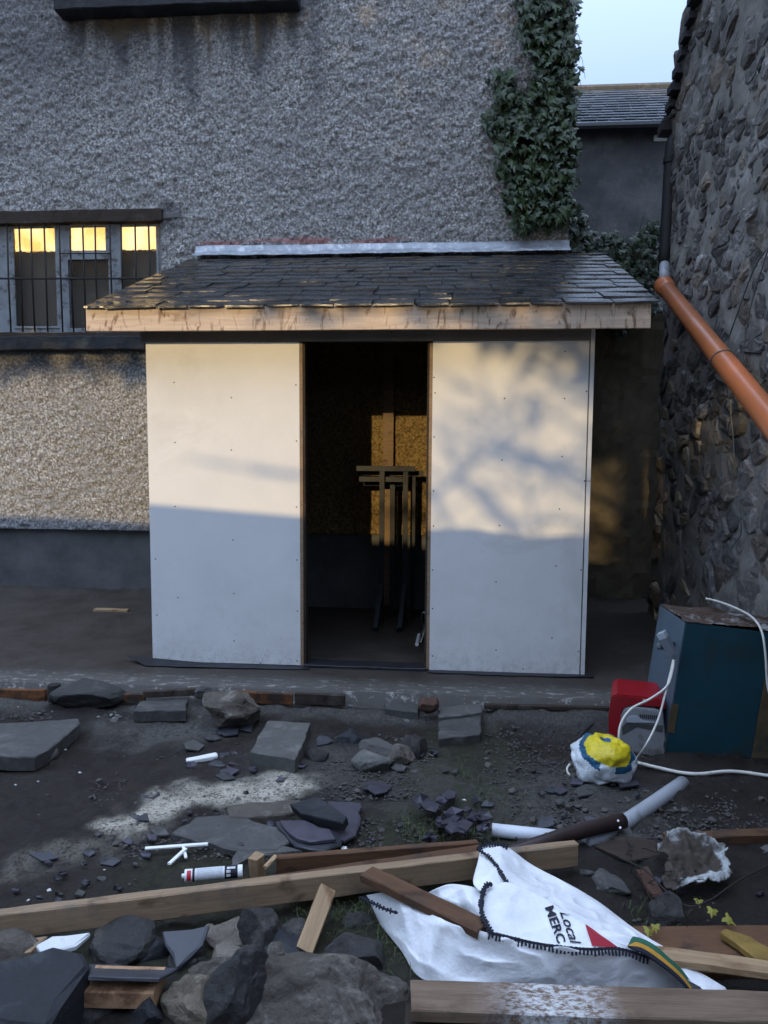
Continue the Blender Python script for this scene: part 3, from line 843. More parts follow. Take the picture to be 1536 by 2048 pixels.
for rank, i in enumerate(order):
    poly, c = stones[i]; sm = stone_mesh(poly, i)
    if sm is None: continue
    corner = c[0] > SY1 - .32 and c[1] < 2.2
    m_ = M['quoin'] if (corner and i % 3) or (c[0] > 6.6 and c[1] < 1.7 and i % 2) else (M['stone_b'] if i % 4 == 0 else M['stone'])
    if rank < 290 and vis(c): mesh('stone', *sm, m_, gable)
    else: rest.add(*sm)
rest.build('stone', M['stone'], gable, kind='stuff')

# downpipe and its cast-iron head at the far corner
dp = empty('black_downpipe', (1.93, 7.62, 3.1), 'black iron downpipe running down the far corner of the stone building', 'downpipe')
v, f = tube([fy(1368,250,7.72), fy(1349,280,7.66), fy(1343,300,7.64), fy(1336,420,7.62), fy(1329,540,7.60)], .060, 10, 3); mesh('pipe', v, f, M['iron'], dp, smooth=True)
for yy_ in (315, 452):
    a = fy(1341-(yy_-315)*.055, yy_, 7.63); v, f = tube([a, a - Vector((0,0,.05))], .066, 10); mesh('collar', v, f, M['iron'], dp)
v, f = tube([fy(1356,300,7.70), fy(1349,420,7.68), fy(1342,540,7.66)], .03, 8); mesh('waste_pipe', v, f, M['iron'], dp, smooth=True)
# terracotta drain pipe
op = empty('orange_drain_pipe', (1.9, 7.3, 3.1), 'terracotta plastic drain pipe slanting across the stone wall', 'drain pipe')
pa, pb = fy(1331,575,7.2), fy(1545,845,4.05)
pb2 = pa + (pb-pa)*1.6
v, f = tube([pa, pa.lerp(pb2,.3), pa.lerp(pb2,.6), pb2], .068, 20); mesh('pipe', v, f, M['orange'], op, smooth=True)
dv = (pb2-pa).normalized()
v, f = tube([pa-dv*.10, pa-dv*.095, pa-dv*.03, pa-dv*.025, pa+dv*.10, pa+dv*.13], [.070,.086,.086,.079,.079,.070], 20); mesh('socket', v, f, M['orange'], op, smooth=True)
v, f = tube([fy(1329,530,7.45), fy(1329,560,7.26)], .045, 12); mesh('grey_adaptor', v, f, M['greypipe'], op, smooth=True)
tie = MB(); tc_ = fy(1446,722,5.35)
# the tie sits on the pipe where it passes that point
tt = min(np.linspace(0,1,400), key=lambda t: ((lambda q: abs(768+F_PX*q.x/-q.z-1446))(cam_rot.transposed()@(pa.lerp(pb,t)-ORG))))
ctr = pa.lerp(pb, tt); sidev = dv.cross(Vector((0,0,1))).normalized(); upv = sidev.cross(dv)
ringp = [ctr + (sidev*math.cos(a)+upv*math.sin(a))*.071 + dv*.03*math.sin(a) for a in np.linspace(0, 2*math.pi, 19)]
rope = empty('grey_rope', (1.95, 5.4, 2.0), 'thin grey rope tied round the terracotta pipe and hanging on the stones', 'rope')
v, f = tube(ringp, .005, 6, cap=False); mesh('knot_loop', v, f, M['rope'], rope, smooth=True)
def wallp(px_, py_, off=.06):
    return on(px_, py_, 0, XS-off)
v, f = tube([ringp[4], wallp(1452,690,.1), wallp(1470,640,.08), wallp(1495,570,.07), wallp(1512,530,.07), wallp(1530,503,.08)], .005, 6, 5); mesh('cord', v, f, M['rope'], rope, smooth=True)
v, f = tube([wallp(1484,735,.08), wallp(1489,690,.08), wallp(1500,620,.08), wallp(1520,550,.08), wallp(1545,470,.08)], .004, 6, 5); mesh('cord', v, f, M['rope'], rope, smooth=True)
v, f = tube([ringp[13], wallp(1458,800,.08), wallp(1468,900,.1), wallp(1466,980,.09), wallp(1480,1040,.1), wallp(1481,1070,.09), wallp(1462,1098,.12), wallp(1470,1120,.1)], .004, 6, 5); mesh('cord', v, f, M['rope'], rope, smooth=True)

# ------------------------------------------------------------------ end wall of the gap, far house
lump('garden_wall', (1.085, 8.3, -.1), (3.4, 8.55, 3.05), M['gapwall'], None, 21, .008, label='low rendered wall closing the dark gap between store and stone building', cat='wall')
far = empty('far_house', (3, 14, 0), 'distant grey house with slate roof behind the gap between the walls', 'house')
box_obj('wall', (-2.5, 14, -.2), (7.5, 18.9, 7.0), M['bwall'], far)
fr1 = []
rz0, rz1 = 7.0, 8.72
v = [(-2.6,13.85,rz0-.02),(7.6,13.85,rz0-.02),(7.6,16.5,rz1),(-2.6,16.5,rz1),(-2.6,19.1,rz0-.02),(7.6,19.1,rz0-.02)]
mesh('roof', v, [(0,1,2,3),(3,2,5,4),(0,3,4),(1,5,2),(0,4,5,1)], M['slate2'], far)
# courses of slates on the far roof (too small to part one from another)
cs = MB(); ncs = 15; r = random.Random(3)
for i in range(ncs):
    t0, t1 = i/ncs, (i+1)/ncs*1.0
    xx = 1.4 - (i%2)*.12
    while xx < 5.2:
        ww = .26*r.uniform(.75,1.2); dz = r.uniform(.0,.008)
        y0, y1 = 13.83 + 2.67*t0, 13.83+2.67*t1 + .06; z0, z1 = rz0-.03+1.74*t0+.028+dz, rz0-.03+1.74*t1+.02
        cs.add([(xx,y0,z0),(xx+ww-.008,y0,z0),(xx+ww-.008,y1,z1),(xx,y1,z1),(xx,y0,z0-.015),(xx+ww-.008,y0,z0-.015)], [(0,1,2,3),(4,5,1,0)])
        xx += ww
cs.build('slate_courses', slate_mat('far_slate', (.075,.092,.110), .38, 0), far, kind='stuff')
v, f = tube([(-2.6,16.5,rz1+.02),(7.6,16.5,rz1+.02)], .07, 8); mesh('ridge', v, f, M['conc'], far)
v, f = tube([(-2.6,13.78,rz0-.05),(7.6,13.78,rz0-.05)], .06, 8); mesh('gutter', v, f, M['iron'], far)
lump('window_lintel', tuple(fy(1308,283,13.97)), tuple(fy(1352,269,13.97)+Vector((0,.1,0))), M['chip'], far, 31, .006)

# ------------------------------------------------------------------ ivy
def leaf_shape(r, k):
    """five-lobed ivy leaf, folded along its midrib and curling at the tips; hangs along -Y"""
    o = [(0,.0),(.30,.20),(.58,.10),(.34,-.22),(.42,-.46),(.16,-.52),(0,-1.0),(-.16,-.52),(-.42,-.46),(-.34,-.22),(-.58,.10),(-.30,.20)]
    fold, curl = r.uniform(.12,.4), r.uniform(.05,.3)
    v = [(x_*r.uniform(.9,1.1), y_*r.uniform(.9,1.1), -abs(x_)*fold - curl*max(0,-y_)**2*.5 + r.uniform(-.03,.03)) for x_, y_ in o] + [(0,-.35,.05)]
    return v, [(12,i,(i+1)%12) for i in range(12)]
LEAVES = []
for k in range(4):
    v, f = leaf_shape(random.Random(40+k), k)
    me = bpy.data.meshes.new('leaf'); me.from_pydata(v, [], f); me.materials.append(M['leaf']); me.update(); LEAVES.append(me)
    v2 = v
def leaf_mat4(p, nrm, size, r, hang=1.0):
    n = Vector(nrm).normalized(); up = Vector((r.uniform(-.5,.5), r.uniform(-.3,.3), hang))
    yv = (up - n*up.dot(n)).normalized(); xv = yv.cross(n)
    return Matrix.Translation(p) @ Matrix((xv, yv, n)).transposed().to_4x4() @ Matrix.Diagonal((size,size,size,1))
def inpoly(px_, py_, poly):
    c = False; j = len(poly)-1
    for i in range(len(poly)):
        xi, yi = poly[i]; xj, yj = poly[j]
        if (yi > py_) != (yj > py_) and px_ < (xj-xi)*(py_-yi)/(yj-yi)+xi: c = not c
        j = i
    return c
def ivy_thing(name, label, gen, n_obj, n_all, size, parent_loc, m_rest, seed):
    r = random.Random(seed)
    root = empty(name, parent_loc, label, 'ivy')
    rest = MB(); k = 0
    for i in range(n_all):
        p, nrm, s = gen(r)
        if p is None: continue
        mw = leaf_mat4(p, nrm, size*s*r.choice([.5,.7,.85,1,1.1,1.3])*r.uniform(.9,1.1), r)
        if k < n_obj and r.random() < n_obj/n_all*1.25:
            o = bpy.data.objects.new('leaf', LEAVES[r.randrange(4)]); link(o, root, mw); k += 1
        else:
            me = LEAVES[r.randrange(4)]
            rest.add([mw @ q.co for q in me.vertices], [tuple(q.vertices) for q in me.polygons])
    rest.build('foliage', m_rest, root, kind='stuff')
    return root
IVY = [(1040,-30),(1152,-30),(1155,80),(1158,150),(1150,300),(1143,430),(1112,452),(1075,450),(1047,468),(1012,415),(1018,380),(996,330),(998,285),(968,240),(1000,218),(988,170),(990,138),(1022,140),(1032,180),(1062,192),(1072,140),(1050,80),(1040,40)]
def gen_ivy(r):
    for _ in range(60):
        px_, py_ = r.uniform(960,1162), r.uniform(-30,470)
        jx, jy = r.gauss(0,6), r.gauss(0,6)
        if inpoly(px_+jx, py_+jy, IVY): break
    else: return None, None, 0
    d = r.random()**1.5*.16
    p = fy(px_, py_, YW-.02-d)
    if p.x > 1.1: p.x = 1.1 + r.uniform(-.03,.05)
    return p, (r.uniform(-.7,.7), -1, r.uniform(-.1,.9)), 1.0
ivy = ivy_thing('ivy', 'dark ivy climbing the right corner of the roughcast house', gen_ivy, 290, 1900, .078, (1.0, YW, 3.5), M['leaf'], 3)
for k in range(16):
    r = random.Random(70+k); px_ = r.uniform(1060,1140); py_ = r.uniform(380,455)
    ps = [fy(px_, py_, YW-.03)]
    for j in range(6):
        px_ += r.uniform(-18,18); py_ -= r.uniform(35,70); ps.append(fy(min(px_,1142), py_, YW-.03-r.uniform(0,.03)))
    v, f = tube(ps, [.008,.003], 5, 3); mesh('stem', v, f, M['stem'], ivy, smooth=True)
for k, (px_, py_) in enumerate(((1150,60),(1156,105),(1152,150),(1160,130))):
    p0 = fy(px_-10, py_+12, YW); v, f = tube([p0, p0+Vector((.05,-.01,.02)), p0+Vector((.08,-.02,-.02)), p0+Vector((.09,-.02,-.08))], [.003,.0015], 4, 3); mesh('tendril', v, f, M['stem'], ivy)
def gen_mound(r):
    # over the top of the end wall, spilling forward and down
    x_ = r.uniform(1.1, 2.02); y_ = r.uniform(7.72, 8.5)
    top = 3.80 - .16*(x_-1.1) + .10*math.sin(x_*7) + .06*math.sin(x_*17)
    z_ = top - r.random()**1.3*.85
    return Vector((x_, y_, z_)), (r.uniform(-.8,.8), -1, r.uniform(0,1.2)), 1.0
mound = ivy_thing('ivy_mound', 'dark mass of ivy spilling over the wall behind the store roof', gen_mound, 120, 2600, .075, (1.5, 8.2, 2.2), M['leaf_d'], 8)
for k in range(10):
    r = random.Random(170+k); p = Vector((r.uniform(1.15,1.95), 8.1, 3.2)); ps = [p]
    for j in range(5): p = p + Vector((r.uniform(-.15,.15), r.uniform(-.1,.15), r.uniform(.08,.2))); ps.append(p)
    v, f = tube(ps, [.006,.002], 5, 3); mesh('stem', v, f, M['stem'], mound, smooth=True)

# ------------------------------------------------------------------ behind the photographer: the garden wall, a bare tree, and pines added to shade the house
def wtop(x_): return 0
SH = [(-2.19,1.195),(-1.07,1.118),(-.12,1.035),(.12,1.055),(.58,.99),(.96,1.02)]
yb = -3.2; kx, kz = .141, .222
wall_pts = []
for x_, z_ in [(-4.2,1.30),(-3.2,1.25)] + SH + [(1.6,1.0),(2.6,1.05)]:
    wall_pts.append((x_ - kx*(YF-yb), z_ + kz*(YF-yb)))
xs_ = [-16] + [p[0] for p in wall_pts] + [14]; zs_ = [3.4] + [p[1] for p in wall_pts] + [2.9]
v, f = [], []
XX = np.linspace(-14, 12, 180); ZZ = np.interp(XX, xs_, zs_)
for a, b in zip(XX, ZZ): v += [(a, yb-.5, -.3), (a, yb, -.3), (a, yb, b), (a, yb-.5, b)]
for i in range(len(XX)-1):
    for k in range(4): f.append((i*4+k, (i+1)*4+k, (i+1)*4+(k+1)%4, i*4+(k+1)%4))
f.append((0,1,2,3)); f.append(tuple((len(XX)-1)*4+k for k in (3,2,1,0)))
mesh('yard_wall', v, f, M['bwall'], None, label='high uneven yard wall standing behind the viewer', cat='wall')
def bare_tree(loc, hgt, seed, label, spread=1.0):
    r = random.Random(seed); root = empty('bare_tree', loc, label, 'tree', None)
    tr, br = MB(), MB()
    base = Vector(loc)
    def grow(p, d, L, rad_, lev, mb):
        q = [p]; dd = d.copy()
        for i in range(4):
            dd = (dd + Vector((r.uniform(-.22,.22), r.uniform(-.22,.22), r.uniform(-.08,.14)))).normalized(); q.append(q[-1] + dd*L/4)
        mb.tube(q, [rad_, rad_*.6], n=6 if lev < 2 else 4, curve=2)
        if lev >= 4: return
        for k in range(4 if lev else 8):
            t = r.uniform(.35, 1.0); i = min(3, int(t*4)); s = q[i].lerp(q[i+1], t*4-i)
            nd = (dd*.5 + Vector((r.uniform(-1,1)*spread, r.uniform(-1,1)*spread, r.uniform(-.25,.6)))).normalized()
            grow(s, nd, L*r.uniform(.5,.72), rad_*.5, lev+1, br)
    grow(base, Vector((0,0,1)), hgt*.5, hgt*.018, 0, tr)
    tr.build('trunk', M['bark'], root); br.build('branches', M['bark'], root)
    return root
def pine(x_, y_, hgt, low, seed, label):  # made-up pine: dense crown keeps sun off the upper house wall and roof
    r = random.Random(seed); root = empty('shade_pine', (x_, y_, -.1), label, 'tree')
    tr = MB(); tr.tube([(x_,y_,-.1),(x_+.1,y_,low*.6),(x_-.1,y_,hgt)], [.2,.15,.04], n=8, curve=3)
    cr = MB()
    for k in range(84):
        t = r.random()**1.25; z0 = low + .4 + (hgt-low)*t; rad_ = 2.7*(1-t*.55)*r.uniform(.3,1); a = r.uniform(0,6.3)
        c = Vector((x_+rad_*math.cos(a), y_+rad_*math.sin(a), z0+r.uniform(-.3,.6)))
        tr.tube([(x_,y_,z0-.5), tuple(c)], [.05,.015], n=5)
        for q in range(170):
            p = c + Vector((r.gauss(0,.55), r.gauss(0,.5), max(-.4, r.gauss(0,.26)))); d = Vector((r.uniform(-1,1), r.uniform(-1,1), r.uniform(-.3,1)))*.34; e = Vector((r.uniform(-1,1), r.uniform(-1,1), r.uniform(-1,1)))*.11
            cr.add([p-e, p+e, p+d], [(0,1,2)])
    tr.build('trunk', M['bark'], root); cr.build('crown', M['leaf_d'], root)
pine(-8.9, -12.5, 12.5, 7.2, 1, 'added shade pine with a bare trunk, leftmost of the row behind the viewer')
pine(-5.3, -12.0, 13.0, 6.75, 2, 'added shade pine second from the left behind the viewer')
pine(-1.05, -12.6, 13.5, 6.2, 3, 'added shade pine second from the right behind the viewer')
pine(2.4, -12.2, 13.0, 6.2, 4, 'added shade pine, rightmost of the row behind the viewer')
bare_tree((-.2, -13.5, -.1), 9.5, 4, 'bare tree with low spreading boughs standing beyond the yard wall', 1.4)

# ================================================================== THE STORE
store = empty('garden_store', (-.6, 6.4, 0), 'small new lean-to store with white boards, slate roof and open doorway', 'shed')
EZ, EY, TZ, TY = 2.585, 5.215, 3.425, 7.46
XL, XR, XRT = -2.515, 1.335, 1.40
sl = (TZ-EZ)/(TY-EY); sang = math.atan(sl)
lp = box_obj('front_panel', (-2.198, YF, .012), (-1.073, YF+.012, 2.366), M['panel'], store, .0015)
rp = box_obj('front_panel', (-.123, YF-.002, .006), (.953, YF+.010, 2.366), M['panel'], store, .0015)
def screws(parent, pix, y):
    mb = MB()
    for (a, b) in pix:
        c = fy(a, b, y); v, f = tube([c+Vector((0,.004,0)), c+Vector((0,-.0012,0))], .0052, 7); mb.add(v, f)
    mb.build('screws', M['iron'], parent, kind='stuff')
screws(lp, [(348,765),(350,885),(463,795),(463,900),(466,1080),(468,1187),(468,1282),(593,882),(593,1014),(594,1120),(595,1222),(311,1118),(314,1230),(350,1013),(356,1195),(594,1322),(521,1326),(363,1325),(592,770)], YF)
screws(rp, [(868,755),(870,786),(1009,797),(1130,703),(1129,797),(868,874),(1124,913),(1004,920),(867,982),(1119,1018),(999,1051),(867,1052),(865,1140),(1112,1132),(992,1164),(865,1217),(1104,1276),(992,1300),(865,1312),(1173,783),(1169,962),(1162,1140),(1046,1338),(1157,1303)], YF-.002)
box_obj('corner_strip', (.962, YF-.004, .004), (.990, YF+.020, 1.395), M['panel'], store, .0015)
box_obj('corner_strip', (.962, YF-.004, 1.400), (.990, YF+.020, 2.45), M['panel'], store, .0015)
for xa, xb in ((.955, .985), (-2.195, -2.165)):
    zs = [EZ - .075 + sl*(q-EY) for q in (YF+.022, 7.485)]
    v = [(xx, q, h) for xx in (xa, xb) for q, h in ((YF+.022,.006),(7.485,.006),(7.485,zs[1]),(YF+.022,zs[0]))]
    mesh('side_wall', v, [(0,1,2,3),(7,6,5,4),(0,4,5,1),(1,5,6,2),(2,6,7,3),(3,7,4,0)], M['header'], store)
box_obj('header_board', (-2.235, YF+.002, 2.369), (.960, YF+.020, 2.60), M['header'], store)
stl = MB()
for a, b in ((-1.073,-1.035), (-.16,-.123), (-2.16,-2.12), (.91,.952), (-1.6,-1.56), (.4,.44)): stl.box((a, YF+.013, .01), (b, YF+.10, 2.366))
stl.box((-2.16, YF+.022, 2.37), (.95, YF+.10, 2.46))
stl.build('frame', M['darkwood'], store)
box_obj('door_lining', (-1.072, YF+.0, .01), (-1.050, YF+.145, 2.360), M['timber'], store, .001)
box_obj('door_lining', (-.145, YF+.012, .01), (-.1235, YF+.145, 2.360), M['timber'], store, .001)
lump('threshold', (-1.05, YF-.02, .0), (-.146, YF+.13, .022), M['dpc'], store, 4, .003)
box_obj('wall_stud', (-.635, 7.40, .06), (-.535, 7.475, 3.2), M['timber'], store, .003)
box_obj('bounce_blocker', (-2.16, YF+.102, .02), (-1.075, YF+.112, 2.40), M['darkwood'], store)  # added dark boards, out of sight, that cut bounced light inside the store
box_obj('bounce_blocker', (-.121, YF+.102, .02), (.95, YF+.112, 2.40), M['darkwood'], store)
v, f = slabshape([(-2.40,5.47,.05),(-2.2,5.36,.012),(-1.0,5.40,.008),(-1.0,5.52,.008),(-2.1,5.52,.010),(-2.3,5.52,.025)], .005, 3, .006, .08, .001); mesh('membrane', v, f, M['dpc'], store)
v, f = slabshape([(-.13,5.425,.008),(.45,5.41,.007),(1.05,5.43,.010),(1.06,5.52,.010),(-.13,5.52,.010)], .005, 5, .008, .08, .001); mesh('membrane', v, f, M['dpc'], store)
# fascia, soffit, deck
fb = Vector((-.61, EY+.022, 2.492))
beam('fascia', (-2.511, EY+.022, 2.492), (1.293, EY+.022, 2.492), .036, .160, M['fascia'], parent=store, seed=2, wear=.0006, bev=.002)
box_obj('gap_shadow_strip', (-2.50, EY+.006, 2.574), (1.29, EY+.04, 2.588), M['darkwood'], store)  # dark strip standing in for the gap shadow under the slates
box_obj('soffit', (-2.50, EY+.043, 2.46), (1.285, YF+.0, 2.475), M['header'], store)
def roof_pt(x_, s, h=0.0):
    """point at slope distance s up from the eave, h above the deck"""
    return Vector((x_, EY + s*math.cos(sang) - h*math.sin(sang), EZ-.03 + s*math.sin(sang) + h*math.cos(sang)))
SLEN = math.hypot(TZ-EZ, TY-EY) + .02
v = [roof_pt(XL+.02,.03,-.02), roof_pt(XR-.03,.03,-.02), roof_pt(XRT-.05,SLEN,-.02), roof_pt(XL+.04,SLEN,-.02), roof_pt(XL+.02,.03,0), roof_pt(XR-.03,.03,0), roof_pt(XRT-.05,SLEN,0), roof_pt(XL+.04,SLEN,0)]
roof = mesh('roof', v, [(0,3,2,1),(4,5,6,7),(0,1,5,4),(1,2,6,5),(2,3,7,6),(3,0,4,7)], M['darkwood'], store)
for k in range(7):
    xx = -2.45 + k*.62
    beam('rafter', roof_pt(xx, .05, -.072), roof_pt(xx, SLEN-.02, -.072), .045, .10, M['timber'], parent=store, seed=k)
ncs = 13; g_ = SLEN/ncs; r = random.Random(17); ns = 0
for i in range(ncs):
    s0 = i*g_ - .025; ln = min(g_*2.1, SLEN - s0 - .0); xr = XR + (XRT-XR)*i/ncs; xl = XL + .012*i/ncs
    xx = xl - (0 if i % 2 else .13); j = 0
    while xx < xr - .03:
        ww = r.uniform(.19, .36); x0_, x1_ = max(xx, xl + r.uniform(-.012,.008)), min(xx+ww, xr + r.uniform(-.012,.014))
        if xr - x1_ < .07: x1_ = xr + r.uniform(-.008,.012)
        xx = x1_ + .004
        if x1_ - x0_ < .05: continue
        th = r.uniform(.009, .015); dl = r.uniform(-.007,.007); h0, h1 = .021 + r.uniform(0,.006), .006 + r.uniform(0,.002)
        sk = r.uniform(-.006,.006); nseg = 5
        bot = [(x0_ + (x1_-x0_)*q/nseg + (.004 if q == 0 else 0), s0 + dl + r.uniform(-.003,.003) + (r.uniform(.008,.03) if q in (0, nseg) and r.random() < .3 else 0) + sk*(q/nseg)) for q in range(nseg+1)]
        outl = bot + [(x1_-.002, s0+ln*.5), (x1_, s0+ln), (x0_, s0+ln), (x0_+.002, s0+ln*.5)]
        twist = r.uniform(-.004,.004)
        def hgt(p): 
            u = (p[1]-s0)/max(ln,.01); return h0 + (h1-h0)*max(0,min(1,u)) + twist*(p[0]-(x0_+x1_)/2)/ww*2
        c_ = roof_pt((x0_+x1_)/2, s0)
        V_ = [roof_pt(p[0], p[1], hgt(p)+th*.5) - c_ for p in outl] + [roof_pt(p[0], p[1]-.004*(k < nseg+1), hgt(p)-th*.5) - c_ for k, p in enumerate(outl)]
        n = len(outl); Fs = [tuple(range(n)), tuple(range(2*n-1, n-1, -1))] + [(k, n+k, n+(k+1)%n, (k+1)%n) for k in range(n)]
        mesh('slate', V_, Fs, M['slate'], roof, mw=Matrix.Translation(c_)); ns += 1
# lead flashing with a rolled lower edge
lx_ = np.linspace(-2.47, 1.085, 60); v, f = [], []
prof = [(7.482,3.535),(7.462,3.528),(7.452,3.49),(7.435,3.462),(7.36,3.428),(7.33,3.414),(7.33,3.405),(7.42,3.43),(7.49,3.46)]
for i, xx in enumerate(lx_):
    o = vn(np.array([[xx,0,0]]), 6, 2)[0]*.006 + vn(np.array([[xx,0,0]]), 22, 3)[0]*.004
    v += [(xx, yy_+o*.8, zz_+o*.9) for yy_, zz_ in prof]
n = len(prof)
for i in range(len(lx_)-1):
    for k in range(n): f.append((i*n+k, i*n+(k+1)%n, (i+1)*n+(k+1)%n, (i+1)*n+k))
f.append(tuple(range(n))); f.append(tuple((len(lx_)-1)*n+k for k in range(n-1,-1,-1)))
mesh('lead_flashing', v, f, M['lead'], store, smooth=True)

# ------------------------------------------------------------------ inside the store: two trestles, a cable
def trestle(Y, xa, xb, z_top, legs, z2, label, ztilt=0):
    t = empty('steel_trestle', ((xa+xb)/2, Y, 0), label, 'trestle', 'steel trestles inside the store')
    MB().box((xa, Y-.03, z_top-.045), (xb, Y+.03, z_top)).build('top_rail', M['steel'], t)
    MB().box((xa+.02, Y+.032, z_top-.145), (xb-.06, Y+.06, z_top-.10)).build('lower_rail', M['steel'], t)
    for lx0, foot in legs:
        MB().box((lx0-.022, Y-.018, z2), (lx0+.022, Y+.022, z_top-.047)).build('leg', M['steel'], t)
        if foot:
            ft = MB(); ft.add([(lx0-.02,Y-.02,z2+.36),(lx0+.02,Y-.02,z2+.36),(lx0-.005,Y-.34,.03),(lx0-.045,Y-.34,.03),(lx0-.02,Y+.0,z2+.33),(lx0+.02,Y+.0,z2+.33),(lx0-.005,Y-.32,.0),(lx0-.045,Y-.32,.0)],
                              [(0,1,2,3),(4,7,6,5),(0,4,5,1),(1,5,6,2),(2,6,7,3),(3,7,4,0)])
            ft.box((lx0-.055, Y-.36, .004), (lx0+.0, Y-.29, .014)); ft.build('foot', M['steel'], t)
    bk = MB(); bk.box((xa, Y+.30, .0), (xa+.04, Y+.34, z_top-.2)); bk.box((xb-.04, Y+.30, 0), (xb, Y+.34, z_top-.2))
    return t
zt = fy(775,932,7.0).z
trestle(6.95, fy(713,935,6.95).x, fy(830,935,6.95).x, fy(775,932,6.95).z, [(fy(764,1000,6.95).x,1), (fy(811,1000,6.95).x,1)], .0, 'dark steel trestle with braced feet standing nearest the doorway')
trestle(7.16, fy(716,945,7.16).x, fy(846,945,7.16).x, fy(775,941,7.16).z, [(fy(785,1000,7.16).x,0), (fy(826,1000,7.16).x,0)], .0, 'dark steel trestle standing behind its twin against the back wall')
cb = empty('socket_cable', tuple(gz(838,1288,.0)), 'thin green and white cable with white plug lying inside the doorway', 'cable')
v, f = tube([fy(856,1180,5.66), fy(853,1225,5.72), fy(846,1225,5.8), gz(843,1240,.05), gz(847,1258,.02), gz(838,1276,.02)], .006, 6, 5); mesh('wire', v, f, M['greenwire'], cb, smooth=True)
v, f = tube([fy(852,1215,5.72), gz(851,1240,.08), gz(849,1262,.02), gz(842,1284,.015)], .007, 6, 5); mesh('wire', v, f, M['cable'], cb, smooth=True)
v, f = tube([gz(838,1270,.02), gz(834,1289,.02)], .016, 8); mesh('plug', v, f, M['white'], cb)

# ------------------------------------------------------------------ on the apron and along its edge
def offcut(name, p0, p1, w_, h_, m, label, cat='wood offcut', **k):
    return beam(name, p0, p1, w_, h_, m, label=label, cat=cat, **k)
offcut('wood_offcut', gz(190,1222,.06), gz(257,1224,.06), .07, .05, M['timber_pale'], 'short pale timber offcut lying on the apron left of the store', seed=1)
v, f = slabshape([gz(160,1228,.03), gz(235,1222,.03), gz(245,1232,.03), gz(170,1238,.03)], .012, 2, .01, .05, .003); mesh('slate_piece', v, f, M['slate2'], label='thin dark slate lying under the offcut on the apron', cat='slate')
def edgeboard(x0, y0, x1, y1, h_, m, label, Y=4.90, cat='board', seed=0):
    a, b = fy(x0, y0, Y), fy(x1, y1, Y); return beam('edge_board', a, b, .035, h_, m, label=label, cat=cat, seed=seed)
edgeboard(-130,1388,92,1391,.085,M['rustboard'],'orange stained board under the apron edge at far left', seed=1)
edgeboard(200,1396,290,1394,.05,M['rustboard'],'bright orange length of board tucked under the apron edge', seed=2, Y=4.87)
edgeboard(288,1388,392,1383,.045,M['darkwood'],'dark narrow plank lying beside the orange board', seed=3, Y=4.87)
edgeboard(478,1393,585,1398,.075,M['rustboard'],'rusty brown board under the apron edge beside the boulder', seed=4)
edgeboard(590,1396,690,1400,.075,M['darkwood'],'damp dark brown board under the apron below the doorway', seed=5)
edgeboard(968,1412,1230,1418,.03,M['darkwood'],'thin black board along the apron edge near the red machine', seed=6, Y=4.93)
rock_px('concrete_lump',120,1366,232,1412,4.86,M['concd'],.7,seed=21,label='smooth grey concrete lump wedged under the apron edge',cat='stone')
v, f = tube([fy(109,1402,4.84), fy(108,1369,4.84)], .042, 12); mesh('dark_post_stub', v, f, M['rock_d'], label='short dark round post stub below the apron', cat='post')
rock_px('stone',390,1374,420,1394,4.86,M['concd'],.8,seed=24,label='small squared grey stone by the narrow plank end',cat='stone')
# concrete blocks and slabs in the yard
flat_px('paving_slab', [(-90,1452),(60,1443),(158,1437),(160,1446),(95,1500),(70,1513),(0,1512),(-90,1517)], -.035, .085, M['concd'], 3, label='large broken paving slab lying at the left edge of the yard', cat='slab')
rock_px('broken_stone',40,1490,108,1540,4.02,M['concd'],.8,seed=31,cuts=18,label='dark broken stone propping the corner of the paving slab',cat='stone')
flat_px('concrete_block', [(280,1402),(376,1399),(372,1420),(266,1421)], -.045, .075, M['concd'], 5, jit=.008, label='grey concrete block lying below the narrow plank', cat='block')
rock_px('boulder',412,1384,508,1452,4.62,M['rock'],.9,seed=42,rough=.09,cuts=16,label='rough grey boulder resting by the apron edge',cat='boulder')
flat_px('concrete_block', [(536,1440),(622,1446),(592,1519),(500,1502)], -.03, .095, M['conc'], 7, jit=.005, label='long squared concrete block standing clear in the mud', cat='block')
flat_px('concrete_edging', [(878,1416),(965,1402),(966,1424),(878,1436)], -.055, .06, M['conc'], 8, label='pale concrete edging piece nearest the apron', cat='block')
flat_px('concrete_edging', [(877,1440),(962,1428),(962,1468),(878,1478)], -.075, .06, M['concd'], 9, label='flat concrete piece with a dark chip on it', cat='block')
flat_px('concrete_edging', [(772,1394),(838,1396),(836,1424),(770,1416)], -.065, .06, M['concd'], 10, label='grey kerb piece at the apron below the right board', cat='block')
rock_px('brick_end',840,1396,877,1424,4.78,M['brick'],.8,seed=44,cuts=22,sharp=.75,label='dark brick end beside the grey kerb piece',cat='brick')
rock_px('loose_stone',842,1384,872,1402,4.82,M['conc'],.9,seed=45,label='pale loose stone on top of the dark brick end',cat='stone')
rock_px('slate_lump',678,1464,726,1500,4.45,M['rock_blue'],.9,seed=46,cuts=24,label='black faceted lump of slate standing alone',cat='stone')
rock_px('loose_stone',712,1506,782,1548,4.1,M['conc'],.8,seed=47,sharp=.55,label='pale flat stone at the front of the small pile',cat='stone',group='small pile of pale stones')
rock_px('loose_stone',724,1478,792,1518,4.24,M['conc'],.8,seed=48,sharp=.55,label='squared pale stone on top of the small pile',cat='stone',group='small pile of pale stones')
rock_px('loose_stone',768,1496,824,1540,4.16,M['rock'],.8,seed=49,sharp=.55,label='pointed grey stone at the right of the small pile',cat='stone',group='small pile of pale stones')
